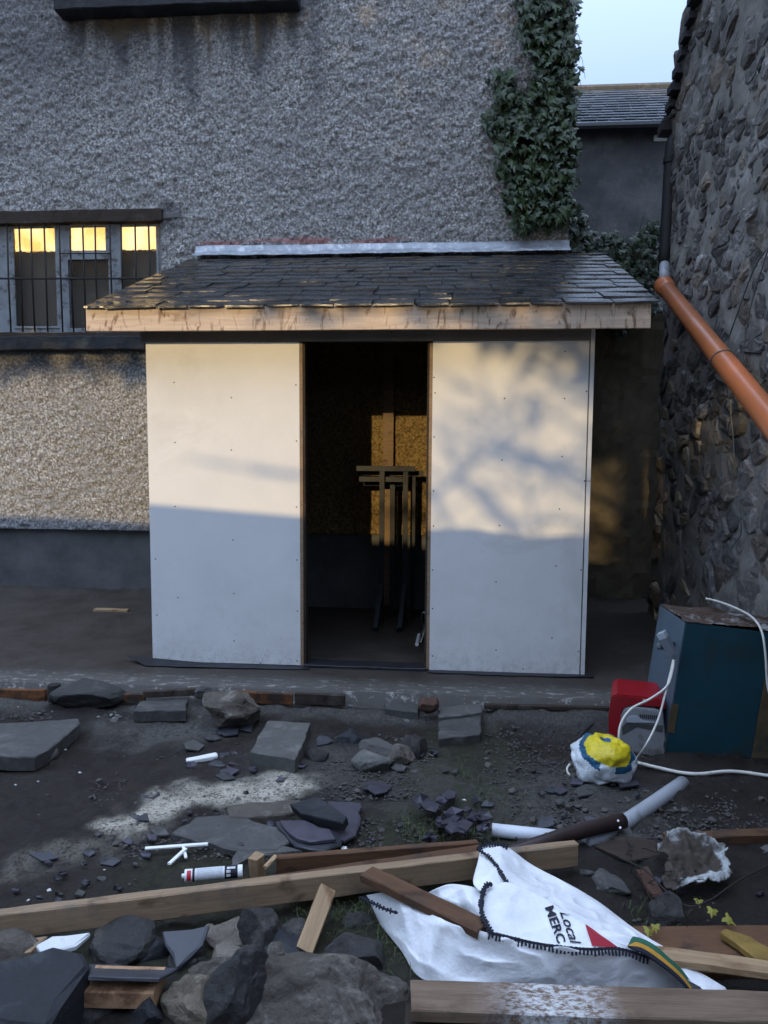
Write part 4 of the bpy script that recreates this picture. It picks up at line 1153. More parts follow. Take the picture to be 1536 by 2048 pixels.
rock_px('slate_lump',796,1478,852,1522,4.3,M['rock_d'],.9,seed=50,sharp=.5,label='dark angular stone just right of the small pile',cat='stone')
rock_px('loose_stone',612,1498,660,1532,4.2,M['rock_d'],.9,seed=51,sharp=.5,label='low dark stone right of the long block',cat='stone')
flat_px('slate_piece', [(415,1528),(432,1512),(470,1514),(455,1532)], -.11, .012, M['slate2'], 11, label='flat slate beside the white strip', cat='slate')
flat_px('slate_piece', [(436,1506),(458,1503),(462,1512),(440,1514)], -.10, .01, M['slate2'], 12, label='small slate behind the white strip', cat='slate')
flat_px('white_strip', [(372,1516),(434,1504),(436,1511),(374,1522)], -.09, .022, M['white'], 13, jit=.002, label='white strip of board lying alone on the mud', cat='board offcut')
# flat stones and slates in the middle
flat_px('flat_stone', [(340,1668),(392,1634),(470,1628),(545,1650),(600,1668),(555,1700),(470,1700),(420,1686)], -.10, .035, M['concd'], 14, jit=.01, label='broad grey flagstone half buried in the lime dust', cat='flagstone')
flat_px('flat_stone', [(456,1612),(500,1604),(590,1600),(640,1606),(600,1622),(500,1634),(462,1632)], -.095, .04, M['rock'], 15, jit=.01, label='long narrow grey stone behind the thick slate', cat='stone')
flat_px('slate_slab', [(655,1600),(722,1604),(716,1668),(690,1682),(640,1660)], -.09, .016, M['purple'], 16, jit=.01, label='thin purple slate behind the thick slate', cat='slate')
flat_px('slate_slab', [(552,1642),(600,1640),(660,1662),(688,1680),(650,1700),(590,1690)], -.085, .022, M['slate2'], 17, jit=.012, label='rounded slate at the bottom of the slate heap', cat='slate')
flat_px('slate_slab', [(566,1640),(610,1640),(660,1660),(668,1676),(620,1684),(580,1664)], -.062, .02, M['purple'], 27, jit=.012, label='rounded slate second from the bottom of the heap', cat='slate')
flat_px('slate_slab', [(580,1606),(634,1592),(692,1632),(686,1646),(600,1628)], -.01, .05, M['rock_blue'], 18, tilt=[-.02,.0,.0,-.02,-.04], jit=.006, label='thick dark slate block tilted on top of the heap', cat='slate')
flat_px('slate_slab', [(480,1680),(560,1690),(610,1700),(500,1716),(455,1740),(470,1700)], -.105, .02, M['concd'], 28, jit=.012, label='grey flat stone behind the small wood block', cat='stone')
# dark crumpled scraps
r = random.Random(9)
cl = empty('black_scraps', tuple(gz(900,1640)), 'heap of purple black slate scraps lying on the moss', 'slate heap')
for k in range(26):
    cx, cy = 905 + r.gauss(0,26), 1632 + r.gauss(0,22); rr_ = r.uniform(9,24); zz_ = -.10 + r.uniform(0,.07)
    a0 = r.uniform(0,6.3); n = r.randint(4,6)
    flat_px('scrap', [(cx+rr_*math.cos(a0+q*6.283/n)*r.uniform(.7,1.2), cy+.6*rr_*math.sin(a0+q*6.283/n)*r.uniform(.7,1.2)) for q in range(n)], zz_, .01, M['purple'], 60+k, tilt=[zz_+r.uniform(-.03,.03) for q in range(n)], parent=cl, jit=.006, seg=.06, chip=.002)

# ------------------------------------------------------------------ timbers in front
a, b = gz(1157,1733,-.08), gz(0,1882,-.08); d_ = (b-a).normalized(); up = Vector((0,0,.0475)); back = Vector((-d_.y, d_.x, 0)); back = back if back.y > 0 else -back
beam('timber_beam', a + up + back*.0225, b + d_*.7 + up + back*.0225, .045, .095, M['timber'], seed=3, label='long weathered pine beam lying across the whole foreground', cat='beam')
a2, b2 = gz(962,1697,.0), gz(262,1800,.0)
beam('timber_beam', a2 + Vector((0,.02,-.05)), b2 + Vector((0,.02,-.05)), .05, .09, M['timber_brown'], seed=4, label='brown stained batten lying behind the long pine beam', cat='beam')
a3, b3 = gz(955,1690,-.01), gz(548,1722,-.01)
beam('dark_plank', a3 + Vector((0,.05,-.05)), b3 + Vector((0,.05,-.05)), .03, .085, M['timber_brown'], seed=5, label='dark plank on edge behind the brown batten', cat='plank')
beam('wood_block', gz(512,1712,-.02), gz(512,1712,-.02) + Vector((.005,.01,-.10)), .05, .05, M['timber_pale'], seed=6, label='small upright wood block right of the sealant tube', cat='wood block')
beam('wood_splinter', gz(530,1735,-.03), gz(552,1712,-.01), .02, .014, M['timber_pale'], seed=7, label='pale splinter of wood beside the small wood block', cat='splinter')
beam('wood_stick', fy(607,1905,2.50), fy(655,1778,2.70), .062, .036, M['timber_pale'], roll=.5, seed=8, label='short pale stick leaning on the long beam', cat='stick')
beam('brown_plank', gz(733,1748,.055), gz(966,1860,.05), .075, .034, M['timber_brown'], seed=9, label='brown plank lying across the beam and into the white sack', cat='plank')
p0, p1 = gz(822,1988,-.03), gz(1545,2012,-.03)
pl_ = beam('front_plank', p0 - Vector((0,0,.02)), p1 + (p1-p0)*.1 - Vector((0,0,.02)), .135, .04, M['plankp'], seed=10, label='flat plank with white plaster smears at the bottom edge', cat='plank')
me = pl_.data; at_ = me.attributes.new('plaster', 'FLOAT', 'POINT'); L_ = (p1-p0).length
cc = np.array([v_.co[:] for v_ in me.vertices]); at_.data.foreach_set('value', (sstep(.20, .08, np.abs(cc[:,0]-.44))).astype(np.float32))
beam('lower_plank', gz(810,2050,-.11), gz(1600,2078,-.11), .14, .035, M['darkwood'], seed=11, label='dark grey board under the plastered plank', cat='plank')
beam('timber_pole', gz(1175,1892,-.045), gz(1600,1950,-.045), .06, .05, M['timber_pale'], seed=12, bev=.014, label='pale pole running out from under the sack to the right', cat='pole')
beam('brown_timber', gz(1330,1688,-.09), gz(1640,1672,-.09), .06, .075, M['timber_brown'], seed=13, label='reddish brown timber behind the torn sheet at the right', cat='beam')
beam('dark_timber', gz(1240,1905,-.12), gz(1620,1900,-.12), .25, .03, M['timber_brown'], seed=14, label='dark brown board in the shadow behind the pale pole', cat='board')

# ------------------------------------------------------------------ white strips, chips, sealant tube
ts = empty('white_trim', tuple(gz(355,1700,-.11)), 'bent white plastic trim strip lying near the sealant tube', 'trim')
for q, (p, s, w_) in enumerate((((290,1697),(416,1688),.018), ((372,1697),(338,1728),.016), ((366,1692),(372,1716),.012))):
    beam('strip', gz(*p,-.09), gz(*s,-.09 if q == 0 else -.105), w_, .008, M['white'], parent=ts, seed=q, wear=.001, bev=.001)
tube_ = empty('sealant_tube', tuple(gz(425,1750,-.12)), 'white sealant cartridge with red patch and printed label lying in the dirt', 'sealant tube')
ta, tb = gz(366,1752,-.065), gz(485,1742,-.065); td = (tb-ta); 
def tp(t): return ta + td*t
def cyl(name, t0, t1, r_, m, n=20): 
    v, f = tube([tp(t0), tp(t1)], r_, n); return mesh(name, v, f, m, tube_, smooth=False)
RT = .0245
cyl('nozzle', -.02, .03, .009, M['white']); cyl('end_cap', .03, .16, RT, M['white']); cyl('dark_band', .16, .20, RT*.985, M['navy'])
cyl('label', .20, .70, RT, M['whiteb']); cyl('dark_band', .70, .92, RT*.985, M['navy']); cyl('plunger_cap', .92, 1.0, RT*1.03, M['white'])
tdir = td.normalized(); s1 = tdir.cross(Vector((0,0,1))).normalized()
if s1.y > 0: s1 = -s1
s2 = tdir.cross(s1); s2 = s2 if s2.z > 0 else -s2
def wrap(t0, t1, a0, a1, m, name, off=.0012, n=6):
    v, f = [], []
    for i in range(n+1):
        a = a0+(a1-a0)*i/n
        for t in (t0, t1): v.append(tp(t) + (s1*math.cos(a)+s2*math.sin(a))*(RT+off))
    for i in range(n): f.append((2*i,2*i+1,2*i+3,2*i+2))
    mesh(name, v, f, m, tube_)
wrap(.07,.14,-.3,1.3,M['tuber'],'red_patch')
pm = MB(); r = random.Random(2)
for q in range(9):
    a0 = -.5 + q*.24; t0 = .24
    while t0 < .66:
        t1 = min(.67, t0 + r.uniform(.012,.06)); 
        v = [tp(t) + (s1*math.cos(a)+s2*math.sin(a))*(RT+.001) for a in (a0, a0+.09) for t in (t0, t1)]; pm.add(v, [(0,1,3,2)]); t0 = t1 + .012
pm.build('print', M['tubeg'], tube_, kind='stuff')
wrap(.73,.80,-.2,.25,M['whiteb'],'code_patch'); wrap(.73,.80,.45,.85,M['whiteb'],'code_patch'); wrap(.74,.88,1.0,1.4,M['whiteb'],'code_patch')
for k, (x_, y_, s_) in enumerate(((690,1698,11),(928,1600,6),(1132,1420,8),(18,1610,4),(38,1608,6),(32,1570,4),(76,1563,4),(160,1545,4),(130,1499,6),(985,1693,7),(98,1780,7),(208,1742,6),(56,1800,4))):
    rr_ = random.Random(k); rock('white_chip', gz(x_, y_, -.118), (s_*1.6*.0024, s_*1.2*.0024, .010), M['chip'], seed=300+k, sub=2, cuts=14, sharp=.35, rough=.15, label='small white chip lying on the bare ground', cat='chip', group='white chips scattered on the ground')

# ------------------------------------------------------------------ stones of the heap in front
R = dict(cat='stone')
def HR(x0, y0, x1, y1, Y, m, label, seed, name='rubble_stone', **k):
    """a stone of the heap: its foot rests at the height of the ground under the lower edge of its box"""
    k.setdefault('sharp', .47); k.setdefault('cuts', 20); k.setdefault('rough', .09)
    dp_ = k.pop('depth', .8); zf = k.pop('zf', -.15)
    y_ = gz((x0+x1)/2, min(y1, 2075), zf).y
    rock_px(name, x0, y0, x1, y1, y_ + .02 + (x1-x0)*.0016*dp_*.35, m, dp_, seed=seed, label=label, cat='stone', **k)
HR(450,1945,832,2150,2.14,M['rock'],'big grey brown boulder at the front of the rubble',140,'boulder',cuts=11,rough=.12,depth=.45,sub=6,sharp=.6)
P_ = [(-90,1940),(40,1908),(110,1893),(165,1903),(178,1930),(120,2010),(92,2052),(-90,2040)]
flat_px('slate_block', P_, .06, .22, M['rock_blue'], 33, tilt=[.05,.06,.07,.06,.05,.03,.02,.03], jit=.008, chip=.018, seg=.08, label='large dark slate block at the lower left corner', cat='stone')
HR(-60,1880,50,1960,2.62,M['rock'],'brown grey stone behind the large slate block',103,sharp=.7)
HR(318,1950,436,2100,2.20,M['rock_tan'],'brown crumbling mortar lump left of the big boulder',104,rough=.12,sub=4)
HR(408,1930,540,2090,2.26,M['rock_d'],'black angular stone between the lump and the big boulder',105,sharp=.5)
HR(470,1918,590,1990,2.42,M['stone_b'],'brown topped dark stone behind the black angular stone',106,sharp=.5)
HR(515,1895,596,1960,2.44,M['rock'],'small rounded grey stone beside the big boulder',107)
HR(505,1874,610,1945,2.52,M['rock_blue'],'dark blue stone at the foot of the leaning stick',108,sharp=.55)
HR(478,1828,560,1925,2.62,M['rock_d'],'upright dark stone under the long beam',109,sharp=.55)
HR(398,1846,500,1912,2.66,M['stone_b'],'low brown stone beneath the long beam',110)
HR(404,1858,446,1912,2.55,M['rock_tan'],'small tan mortar lump on the blue slate',111,rough=.14)
flat_px('slate_piece', [(322,1862),(418,1852),(402,1888),(352,1938)], -.05, .02, M['slate2'], 34, tilt=[-.04,-.03,-.05,-.08], label='smooth blue slate leaning under the long beam', cat='slate')
HR(262,1878,350,1940,2.58,M['rock_blue'],'rounded blue grey stone behind the wood offcut',112)
HR(196,1862,330,1940,2.66,M['rock_d'],'broad dark brown stone behind the blue grey stone',113)
HR(165,1928,225,1960,2.48,M['rock_d'],'small dark stone beside the slate block',114)
beam('sawn_offcut', fy(178,1972,2.20), fy(320,1976,2.22), .12, .058, M['endgrain'], seed=15, label='orange sawn timber offcut lying on the rubble', cat='wood offcut')
v, f = slabshape([fy(176,1952,2.135), fy(318,1956,2.155), fy(355,1936,2.30), fy(180,1928,2.30)], .012, 35, .006, .06, .003); mesh('slate_piece', v, f, M['slate2'], label='grey slate lying on top of the sawn offcut', cat='slate')
HR(100,1990,260,2110,2.26,M['rock_d'],'dark stone below the sawn offcut at the left',115,sharp=.5)
HR(232,1990,330,2090,2.24,M['rock_blue'],'dark slate fragment below the sawn offcut at the right',116,sharp=.45)
flat_px('white_board', [(72,1890),(104,1872),(181,1864),(152,1890),(84,1907)], -.05, .02, M['whiteb'], 36, jit=.002, label='white board offcut poking out under the long beam', cat='board')
flat_px('pale_wood_piece', [(20,1880),(95,1872),(60,1902),(38,1906)], -.07, .02, M['timber'], 37, label='pale broken wood piece beside the white board', cat='wood piece')
flat_px('pale_wood_piece', [(76,1816),(96,1804),(112,1808),(110,1818)], -.02, .015, M['timber_pale'], 38, label='pale wood corner showing above the long beam', cat='wood piece')
HR(640,1880,760,1960,2.5,M['rock_d'],'dark stone in the shadow beside the sack',117)

HR(30,1930,110,1990,2.3,M['rock_d'],'brown stone half hidden behind the slate block',141)
HR(350,1905,420,1965,2.3,M['rock_d'],'dark stone between the blue slate and the mortar lump',142,sharp=.5)
HR(430,1890,500,1950,2.3,M['stone_b'],'brown stone above the black angular stone',143,sharp=.55)
HR(330,2000,420,2090,2.2,M['rock_d'],'dark stone at the bottom edge left of the mortar lump',144,sharp=.5)
HR(180,1990,250,2060,2.2,M['rock_blue'],'blue black slate lump under the sawn offcut',145,sharp=.45)
HR(560,1850,640,1900,2.6,M['rock_d'],'dark stone in the hollow under the long beam left of the stick',146,sharp=.55)
HR(680,1838,740,1880,2.6,M['rock_d'],'mossy dark stone in the hollow right of the stick',147,sharp=.6)
HR(240,1868,300,1905,2.6,M['stone_b'],'small brown stone close under the long beam',148)
# ------------------------------------------------------------------ the white builder's sack
sack = empty('builders_sack', tuple(gz(1080,1880,-.12)), 'large crumpled white woven sack with blue stitched hems and printed letters', 'sack')
def coons(top, bot, left, right, n, m_, seed, amp=.008, sc=9):
    """cloth between four edges; each edge point is (px, py, height)"""
    def crv(c, k):
        P = [gz(*q) for q in c]; P = catmull(P, 8) if len(P) > 2 else [P[0].lerp(P[1], t/8) for t in range(9)]
        d = [0]
        for i in range(1, len(P)): d.append(d[-1] + (P[i]-P[i-1]).length + 1e-6)
        u = np.linspace(0, d[-1], k); A_ = np.array([p[:] for p in P]); return np.stack([np.interp(u, d, A_[:,i]) for i in range(3)], 1)
    T, B_, L_, R_ = crv(top, n), crv(bot, n), crv(left, m_), crv(right, m_)
    u = np.linspace(0,1,n)[None,:,None]; v_ = np.linspace(0,1,m_)[:,None,None]
    P = (1-v_)*B_[None] + v_*T[None] + (1-u)*L_[:,None] + u*R_[:,None] - ((1-u)*(1-v_)*B_[0] + u*(1-v_)*B_[-1] + (1-u)*v_*T[0] + u*v_*T[-1])
    P = P.reshape(-1,3); uu = np.broadcast_to(u, (m_,n,1)).ravel(); vv = np.broadcast_to(v_, (m_,n,1)).ravel()
    env = np.minimum(np.minimum(uu, 1-uu), np.minimum(vv, 1-vv))*6; env = np.clip(env, .15, 1)
    w1 = 1-np.abs(vn(P*[1,.7,1.2]+seed, sc, seed)); w2 = 1-np.abs(vn(P+seed*2, sc*2.3, seed+4))
    big = vn(P + seed*3, sc*.45, seed+8)
    disp = (w1**3*1.2 + w2**2*.5 - .6 + big*1.1)*amp*env
    P[:,2] += disp; P[:,1] -= disp*.5
    return P, grid_faces(n, m_)
def cloth(name, *a, **k):
    P, f = coons(*a, **k)
    o = fastmesh(name, P, f, M['sack'], sack, smooth=True)
    so = o.modifiers.new('thickness', 'SOLIDIFY'); so.thickness = .002; so.offset = -1
    return o, P, f
hem = [(735,1797,-.02),(800,1826,.0),(880,1850,.035),(975,1866,.05),(1010,1872,.05),(1080,1888,.05),(1170,1899,.045),(1240,1899,.035),(1330,1930,.0),(1400,1972,-.06)]
front, PF, FF = cloth('front_panel',
    [(733,1790,-.01),(790,1788,.02),(880,1838,.05),(975,1866,.06),(1080,1889,.055),(1170,1899,.05),(1240,1899,.04),(1320,1928,.0),(1400,1972,-.06)],
    [(760,1850,-.11),(800,1900,-.11),(850,1962,-.12),(980,1975,-.10),(1130,1985,-.10),(1300,1990,-.11),(1420,1996,-.12)],
    [(760,1850,-.11),(733,1790,-.01)], [(1420,1996,-.12),(1400,1972,-.06)], 120, 50, seed=3, amp=.034, sc=5.5)
printed, PP, FP = cloth('printed_panel',
    [(968,1772,.10),(1012,1764,.12),(1050,1776,.115),(1086,1794,.10),(1116,1812,.09),(1170,1848,.07),(1235,1884,.045),(1275,1899,.03)],
    [(984,1868,.045),(1080,1892,.042),(1170,1902,.037),(1240,1902,.027),(1280,1905,.02)],
    [(984,1868,.045),(964,1830,.07),(962,1800,.09),(968,1772,.10)], [(1280,1905,.02),(1275,1899,.03)], 90, 40, seed=6, amp=.009, sc=7)
flap, PB, FB = cloth('back_flap',
    [(962,1692,.06),(990,1687,.07),(1020,1696,.07),(1060,1726,.03),(1130,1764,.02),(1200,1806,.0),(1270,1858,-.03),(1345,1905,-.07)],
    [(958,1782,.07),(1012,1776,.085),(1060,1802,.055),(1130,1842,.035),(1200,1878,.01),(1280,1908,-.01),(1340,1912,-.09)],
    [(958,1782,.07),(946,1764,.07),(955,1725,.065),(962,1692,.06)], [(1340,1912,-.09),(1345,1905,-.07)], 100, 44, seed=9, amp=.018, sc=7)
fold, _, _ = cloth('side_fold', [(846,1792,-.02),(875,1776,.02),(905,1768,.03),(960,1776,.05)], [(840,1800,-.05),(890,1812,-.03),(930,1822,-.02),(975,1850,.02)],
    [(840,1800,-.05),(846,1792,-.02)], [(975,1850,.02),(965,1815,.04),(960,1776,.05)], 40, 20, seed=12, amp=.012, sc=14)
tail, _, _ = cloth('tail_corner', [(1262,1905,-.01),(1330,1915,-.05),(1400,1945,-.07),(1450,1975,-.09)], [(1300,1935,-.10),(1350,1968,-.10),(1400,1990,-.10),(1460,1990,-.11)],
    [(1300,1935,-.10),(1262,1905,-.01)], [(1460,1990,-.11),(1450,1975,-.09)], 40, 16, seed=15, amp=.008, sc=8)
def bvh(P, f): return BVHTree.FromPolygons([tuple(p) for p in P], [tuple(int(i) for i in q) for q in f])
BV = dict(front=bvh(PF, FF), printed=bvh(PP, FP), flap=bvh(PB, FB))
def stick_on(tree, px_, py_, off=.004):
    hit = tree.ray_cast(ORG, ray(px_, py_))
    if hit[0] is None:
        return None
    n = hit[1]; n = n if n.dot(ORG-hit[0]) > 0 else -n
    return hit[0] + n*off
def stitches(curve, name='hem_stitching', r0=.0045, bar=.016, nb=30, seed=0, side=0.0):
    P = catmull([gz(*q) for q in curve], 10); mb = MB(); mb.tube(P, r0, n=6)
    d = [0]
    for i in range(1, len(P)): d.append(d[-1]+(P[i]-P[i-1]).length)
    rr_ = random.Random(seed)
    for k in range(nb):
        t = d[-1]*(k+.5)/nb; i = min(len(P)-2, max(0, int(np.searchsorted(d, t))-1)); p = P[i].lerp(P[i+1], (t-d[i])/max(d[i+1]-d[i],1e-6))
        tg = (P[i+1]-P[i]).normalized(); view = (p-ORG).normalized(); s_ = tg.cross(view).normalized()
        L_ = bar*rr_.uniform(.75,1.25)
        mb.tube([p - s_*L_*(.5-side) - view*.004, p + s_*L_*(.5+side) - view*.004 + tg*rr_.uniform(-.003,.003)], .0036, n=5)
    mb.build(name, M['navy'], sack, kind='stuff')
stitches([(722,1795,-.01),(745,1806,.0),(770,1818,.01),(795,1826,.01)], nb=11, seed=1)
stitches([(975,1864,.066),(1010,1872,.066),(1080,1888,.063),(1170,1898,.057),(1240,1898,.047),(1300,1916,.02)], nb=44, bar=.022, seed=2, side=-.3)
stitches([(955,1700,.068),(965,1692,.07),(990,1688,.078),(1016,1694,.078)], nb=12, bar=.02, seed=3)
stitches([(958,1700,.078),(980,1716,.085),(998,1740,.09),(1015,1768,.10)], nb=18, bar=.015, seed=4)
stitches([(984,1866,.06),(968,1840,.08),(962,1810,.10),(970,1774,.115),(984,1768,.118)], nb=22, bar=.018, seed=5, r0=.006)
# webbing: gold and green strips over the tail
def webbing(name, offs, wd, m):
    P = catmull([gz(1255,1898,.045), gz(1285,1903,.04), gz(1325,1930,.012), gz(1362,1962,-.03), gz(1384,1990,-.07)], 8); v, f = [], []
    for i, p in enumerate(P):
        t = (P[min(i+1,len(P)-1)]-P[max(i-1,0)]).normalized(); s_ = Vector((0,0,1)).cross(t).normalized(); s_ = s_ if s_.y > 0 else -s_
        g = min(1, i/5)
        for o_, h_ in ((offs, .006), (offs+wd, .006), (offs+wd, .0), (offs, .0)): v.append(p + s_*o_*g + Vector((0,0,h_+.006)))
    for i in range(len(P)-1):
        for k in range(4): f.append((i*4+k, i*4+(k+1)%4, (i+1)*4+(k+1)%4, (i+1)*4+k))
    mesh(name, v, f, m, sack)
webbing('dark_webbing', -.022, .02, M['navy']); webbing('gold_webbing', 0.0, .022, M['ribgold']); webbing('green_webbing', .024, .026, M['ribgreen'])
# printed words
def printed_word(name, txt, A_, B_, upv, tree, mat, shear=0.0, bold=0.0):
    cu = bpy.data.curves.new(name, 'FONT'); cu.body = txt; cu.size = 1.0; cu.shear = shear; cu.offset = bold; cu.resolution_u = 4
    o = bpy.data.objects.new(name, cu); COL.objects.link(o)
    dg = bpy.context.evaluated_depsgraph_get(); me = bpy.data.meshes.new_from_object(o.evaluated_get(dg)); bpy.data.objects.remove(o)
    bm = bmesh.new(); bm.from_mesh(me); bmesh.ops.triangulate(bm, faces=bm.faces); bmesh.ops.subdivide_edges(bm, edges=bm.edges, cuts=1); bm.verts.index_update()
    c = np.array([q.co[:] for q in bm.verts]); f = [[q.index for q in g.verts] for g in bm.faces]; bm.free(); bpy.data.meshes.remove(me)
    x0_, x1_ = c[:,0].min(), c[:,0].max(); cap = .7
    ok, v = {}, []
    for i, p in enumerate(c):
        t = (p[0]-x0_)/(x1_-x0_); s_ = p[1]/cap
        h = stick_on(tree, A_[0]+(B_[0]-A_[0])*t + upv[0]*s_, A_[1]+(B_[1]-A_[1])*t + upv[1]*s_)
        ok[i] = h is not None; v.append(h if h is not None else Vector((0,0,0)))
    f = [g for g in f if all(ok[i] for i in g)]
    used = sorted({i for g in f for i in g}); rm = {u_: k for k, u_ in enumerate(used)}
    if used: mesh(name, [v[i] for i in used], [[rm[i] for i in g] for g in f], mat, sack)
printed_word('lettering', 'MERC', (1090,1817), (1116,1889), (16,-5), BV['printed'], M['navy'], 0, .025)
printed_word('lettering', 'Local', (1119,1826), (1143,1893), (19,-5), BV['printed'], M['navy'], .35, .010)
tri = [(1170,1850),(1240,1897),(1184,1893)]
v, f, n = [], [], 12; idx = {}
for i in range(n+1):
    for j in range(n+1-i):
        a, b = i/n, j/n; h = stick_on(BV['printed'], *(tri[0][k]*(1-a-b)+tri[1][k]*a+tri[2][k]*b for k in (0,1)))
        if h is not None: idx[i,j] = len(v); v.append(h)
for i in range(n):
    for j in range(n-i):
        if all(q in idx for q in ((i,j),(i+1,j),(i,j+1))): f.append((idx[i,j], idx[i+1,j], idx[i,j+1]))
        if i+j < n-1 and all(q in idx for q in ((i+1,j),(i+1,j+1),(i,j+1))): f.append((idx[i+1,j], idx[i+1,j+1], idx[i,j+1]))
mesh('red_emblem', v, f, M['redprint'], sack)

# ------------------------------------------------------------------ blue cabinet, its lid, the socket box, cables
A0, B0 = gz(1330,1512), gz(1492,1532)
cabn = empty('blue_cabinet', tuple(A0), 'tilted dark blue steel cabinet with rusted lid beside the stone wall', 'cabinet')
A0 = gz(1330,1512,-.11)
u0, vv_ = Vector((math.cos(rad(2)), math.sin(rad(2)), 0)), Vector((-math.sin(rad(2)), math.cos(rad(2)), 0))
uv = u0*math.cos(rad(6.5)) - Vector((0,0,1))*math.sin(rad(6.5)); wv = Vector((0,0,1))*math.cos(rad(6.5)) + u0*math.sin(rad(6.5))
CW, CD, CH = .68, .46, .785
CB = Matrix((uv, vv_, wv)).transposed().to_4x4(); CB.translation = A0
def cbox(name, a, b, m, bev=.0):
    if bev: return box_obj(name, a, b, m, cabn, bev, mw=CB)
    return MB().box(a, b).build(name, m, cabn, mw=CB)
cbox('front_panel', (0,0,0), (CW*.70,.012,CH), M['cab'], .003)
cbox('rusted_panel', (CW*.70+.001,0,0.02), (CW,.012,CH), M['rustdirt'], .003)
cbox('side_panel', (-.010,.001,.02), (.0,CD,CH-.004), M['cabside'], .003)
cbox('back', (.001,.05,.01), (CW-.01,CD,CH-.01), M['rustdirt'])
lx_, ly_ = np.linspace(-.012, CW+.01, 40), np.linspace(-.005, CD, 36); LX, LY = np.meshgrid(lx_, ly_); q3 = np.stack([LX.ravel(), LY.ravel(), LX.ravel()*0], 1)
hz_ = CH + .004 + np.maximum(0, fbm(q3, 9, 7, 4, .6))*.018
vL = np.array([(CB @ Vector((a, b, c)))[:] for (a, b, _), c in zip(q3, hz_)])
fastmesh('rusted_lid', vL, grid_faces(40, 36), M['rust'], cabn)
cbox('corner_patch', (-.012,-.003,.14), (.03,-.0005,.31), M['rustdirt'])
v, f = tube([CB @ Vector((.0-.012,.10,CH*.80)), CB @ Vector((-.035,.10,CH*.80))], .014, 10); mesh('knob', v, f, M['steel'], cabn)
sk = empty('socket_box', tuple(fy(1332,1288,4.35)), 'grey extension socket box hanging on the cabinet side by its flex', 'socket box')
ca, cb_ = fy(1322,1265,4.36), fy(1346,1310,4.33)
beam('case', ca.lerp(cb_,.25), cb_, .075, .045, M['box'], parent=sk, seed=1, wear=.0005)
beam('pale_end', ca, ca.lerp(cb_,.24), .075, .045, M['boxl'], parent=sk, seed=2, wear=.0005)
v, f = tube([fy(1326,1292,4.36), fy(1318,1292,4.38)], .022, 10); mesh('flap', v, f, M['box'], sk)
v, f = tube([fy(1345,1308,4.30), fy(1348,1318,4.30)], .010, 8); mesh('cable_gland', v, f, M['box'], sk)
flex = tag(mesh('flex', *tube([fy(1348,1318,4.30), fy(1345,1340,4.27), fy(1334,1372,4.22), fy(1300,1398,4.16), fy(1262,1418,4.12), fy(1241,1450,4.08), fy(1238,1490,4.06), gz(1246,1518,-.075), gz(1258,1524,-.07)], .0065, 8, 6), M['cable'], smooth=True), 'cream flex looping from the socket box past the red machine', 'cable')
flex2 = tag(mesh('flex', *tube([fy(1347,1318,4.30), fy(1340,1350,4.27), fy(1330,1390,4.20), fy(1316,1440,4.14), fy(1292,1490,4.07), gz(1268,1522,-.075), gz(1256,1527,-.075)], .006, 8, 6), M['cable'], smooth=True), 'cream flex hanging straight down in front of the grey case', 'cable')
tag(mesh('thick_cable', *tube([gz(1236,1514,-.055), gz(1262,1522,-.06), gz(1310,1534,-.065), gz(1360,1545,-.07), gz(1400,1548,-.068), gz(1450,1543,-.066), gz(1490,1545,-.068), gz(1540,1552,-.068), gz(1640,1562,-.07)], .010, 8, 6), M['cable'], smooth=True), 'thick cream cable lying along the ground below the cabinet', 'cable')
tag(mesh('top_cable', *tube([fy(1412,1197,4.85), fy(1440,1204,4.75), fy(1480,1220,4.6), fy(1508,1238,4.42), fy(1524,1265,4.30), fy(1531,1310,4.26), fy(1537,1380,4.24), fy(1560,1450,4.2)], .0065, 8, 6), M['cable'], smooth=True), 'white cable draped over the cabinet lid', 'cable')
tag(mesh('black_wire', *tube([gz(1200,1435,-.075), gz(1165,1468,-.08), gz(1152,1495,-.08), gz(1156,1515,-.08)], .006, 6, 5), M['iron'], smooth=True), 'thin black wire curving on the ground by the carrier bag', 'wire')

# ------------------------------------------------------------------ red machine with grey cover
G0, G1 = gz(1238,1503,-.125), gz(1326,1514,-.125)
gen = empty('red_machine', tuple(G0), 'red portable machine with grey vented cover beside the blue cabinet', 'machine')
gu = (G1-G0).normalized(); gu.z = 0; gu.normalize(); gv = Vector((-gu.y, gu.x, 0)); gw = (Vector((0,0,1)) - gu*.07).normalized()*.90
GM = Matrix((gu, gv, gw)).transposed().to_4x4(); GM.translation = G0
def extr(name, prof, y0, y1, m, bev=.0, parent=None):
    n = len(prof); v = [(a, y0, b) for a, b in prof] + [(a, y1, b) for a, b in prof]
    f = [tuple(range(n)), tuple(range(2*n-1, n-1, -1))] + [(k, n+k, n+(k+1)%n, (k+1)%n) for k in range(n)]
    bm = bmesh.new(); vs_ = [bm.verts.new(q) for q in v]
    for q in f: bm.faces.new([vs_[i] for i in q])
    bmesh.ops.recalc_face_normals(bm, faces=bm.faces)
    if bev: bmesh.ops.bevel(bm, geom=[e for e in bm.edges if e.calc_face_angle(0) > .6], offset=bev, segments=2, affect='EDGES')
    bm.verts.index_update(); v = [tuple(q.co) for q in bm.verts]; f = [[q.index for q in g.verts] for g in bm.faces]; bm.free()
    return mesh(name, v, f, m, parent or gen, mw=GM)
extr('red_housing', [(-.055,.0),(.02,.0),(.02,.285),(.06,.315),(.215,.318),(.25,.30),(.255,.345),(.215,.375),(-.01,.385),(-.042,.37),(-.058,.23)], -.02, .30, M['red'], .008)
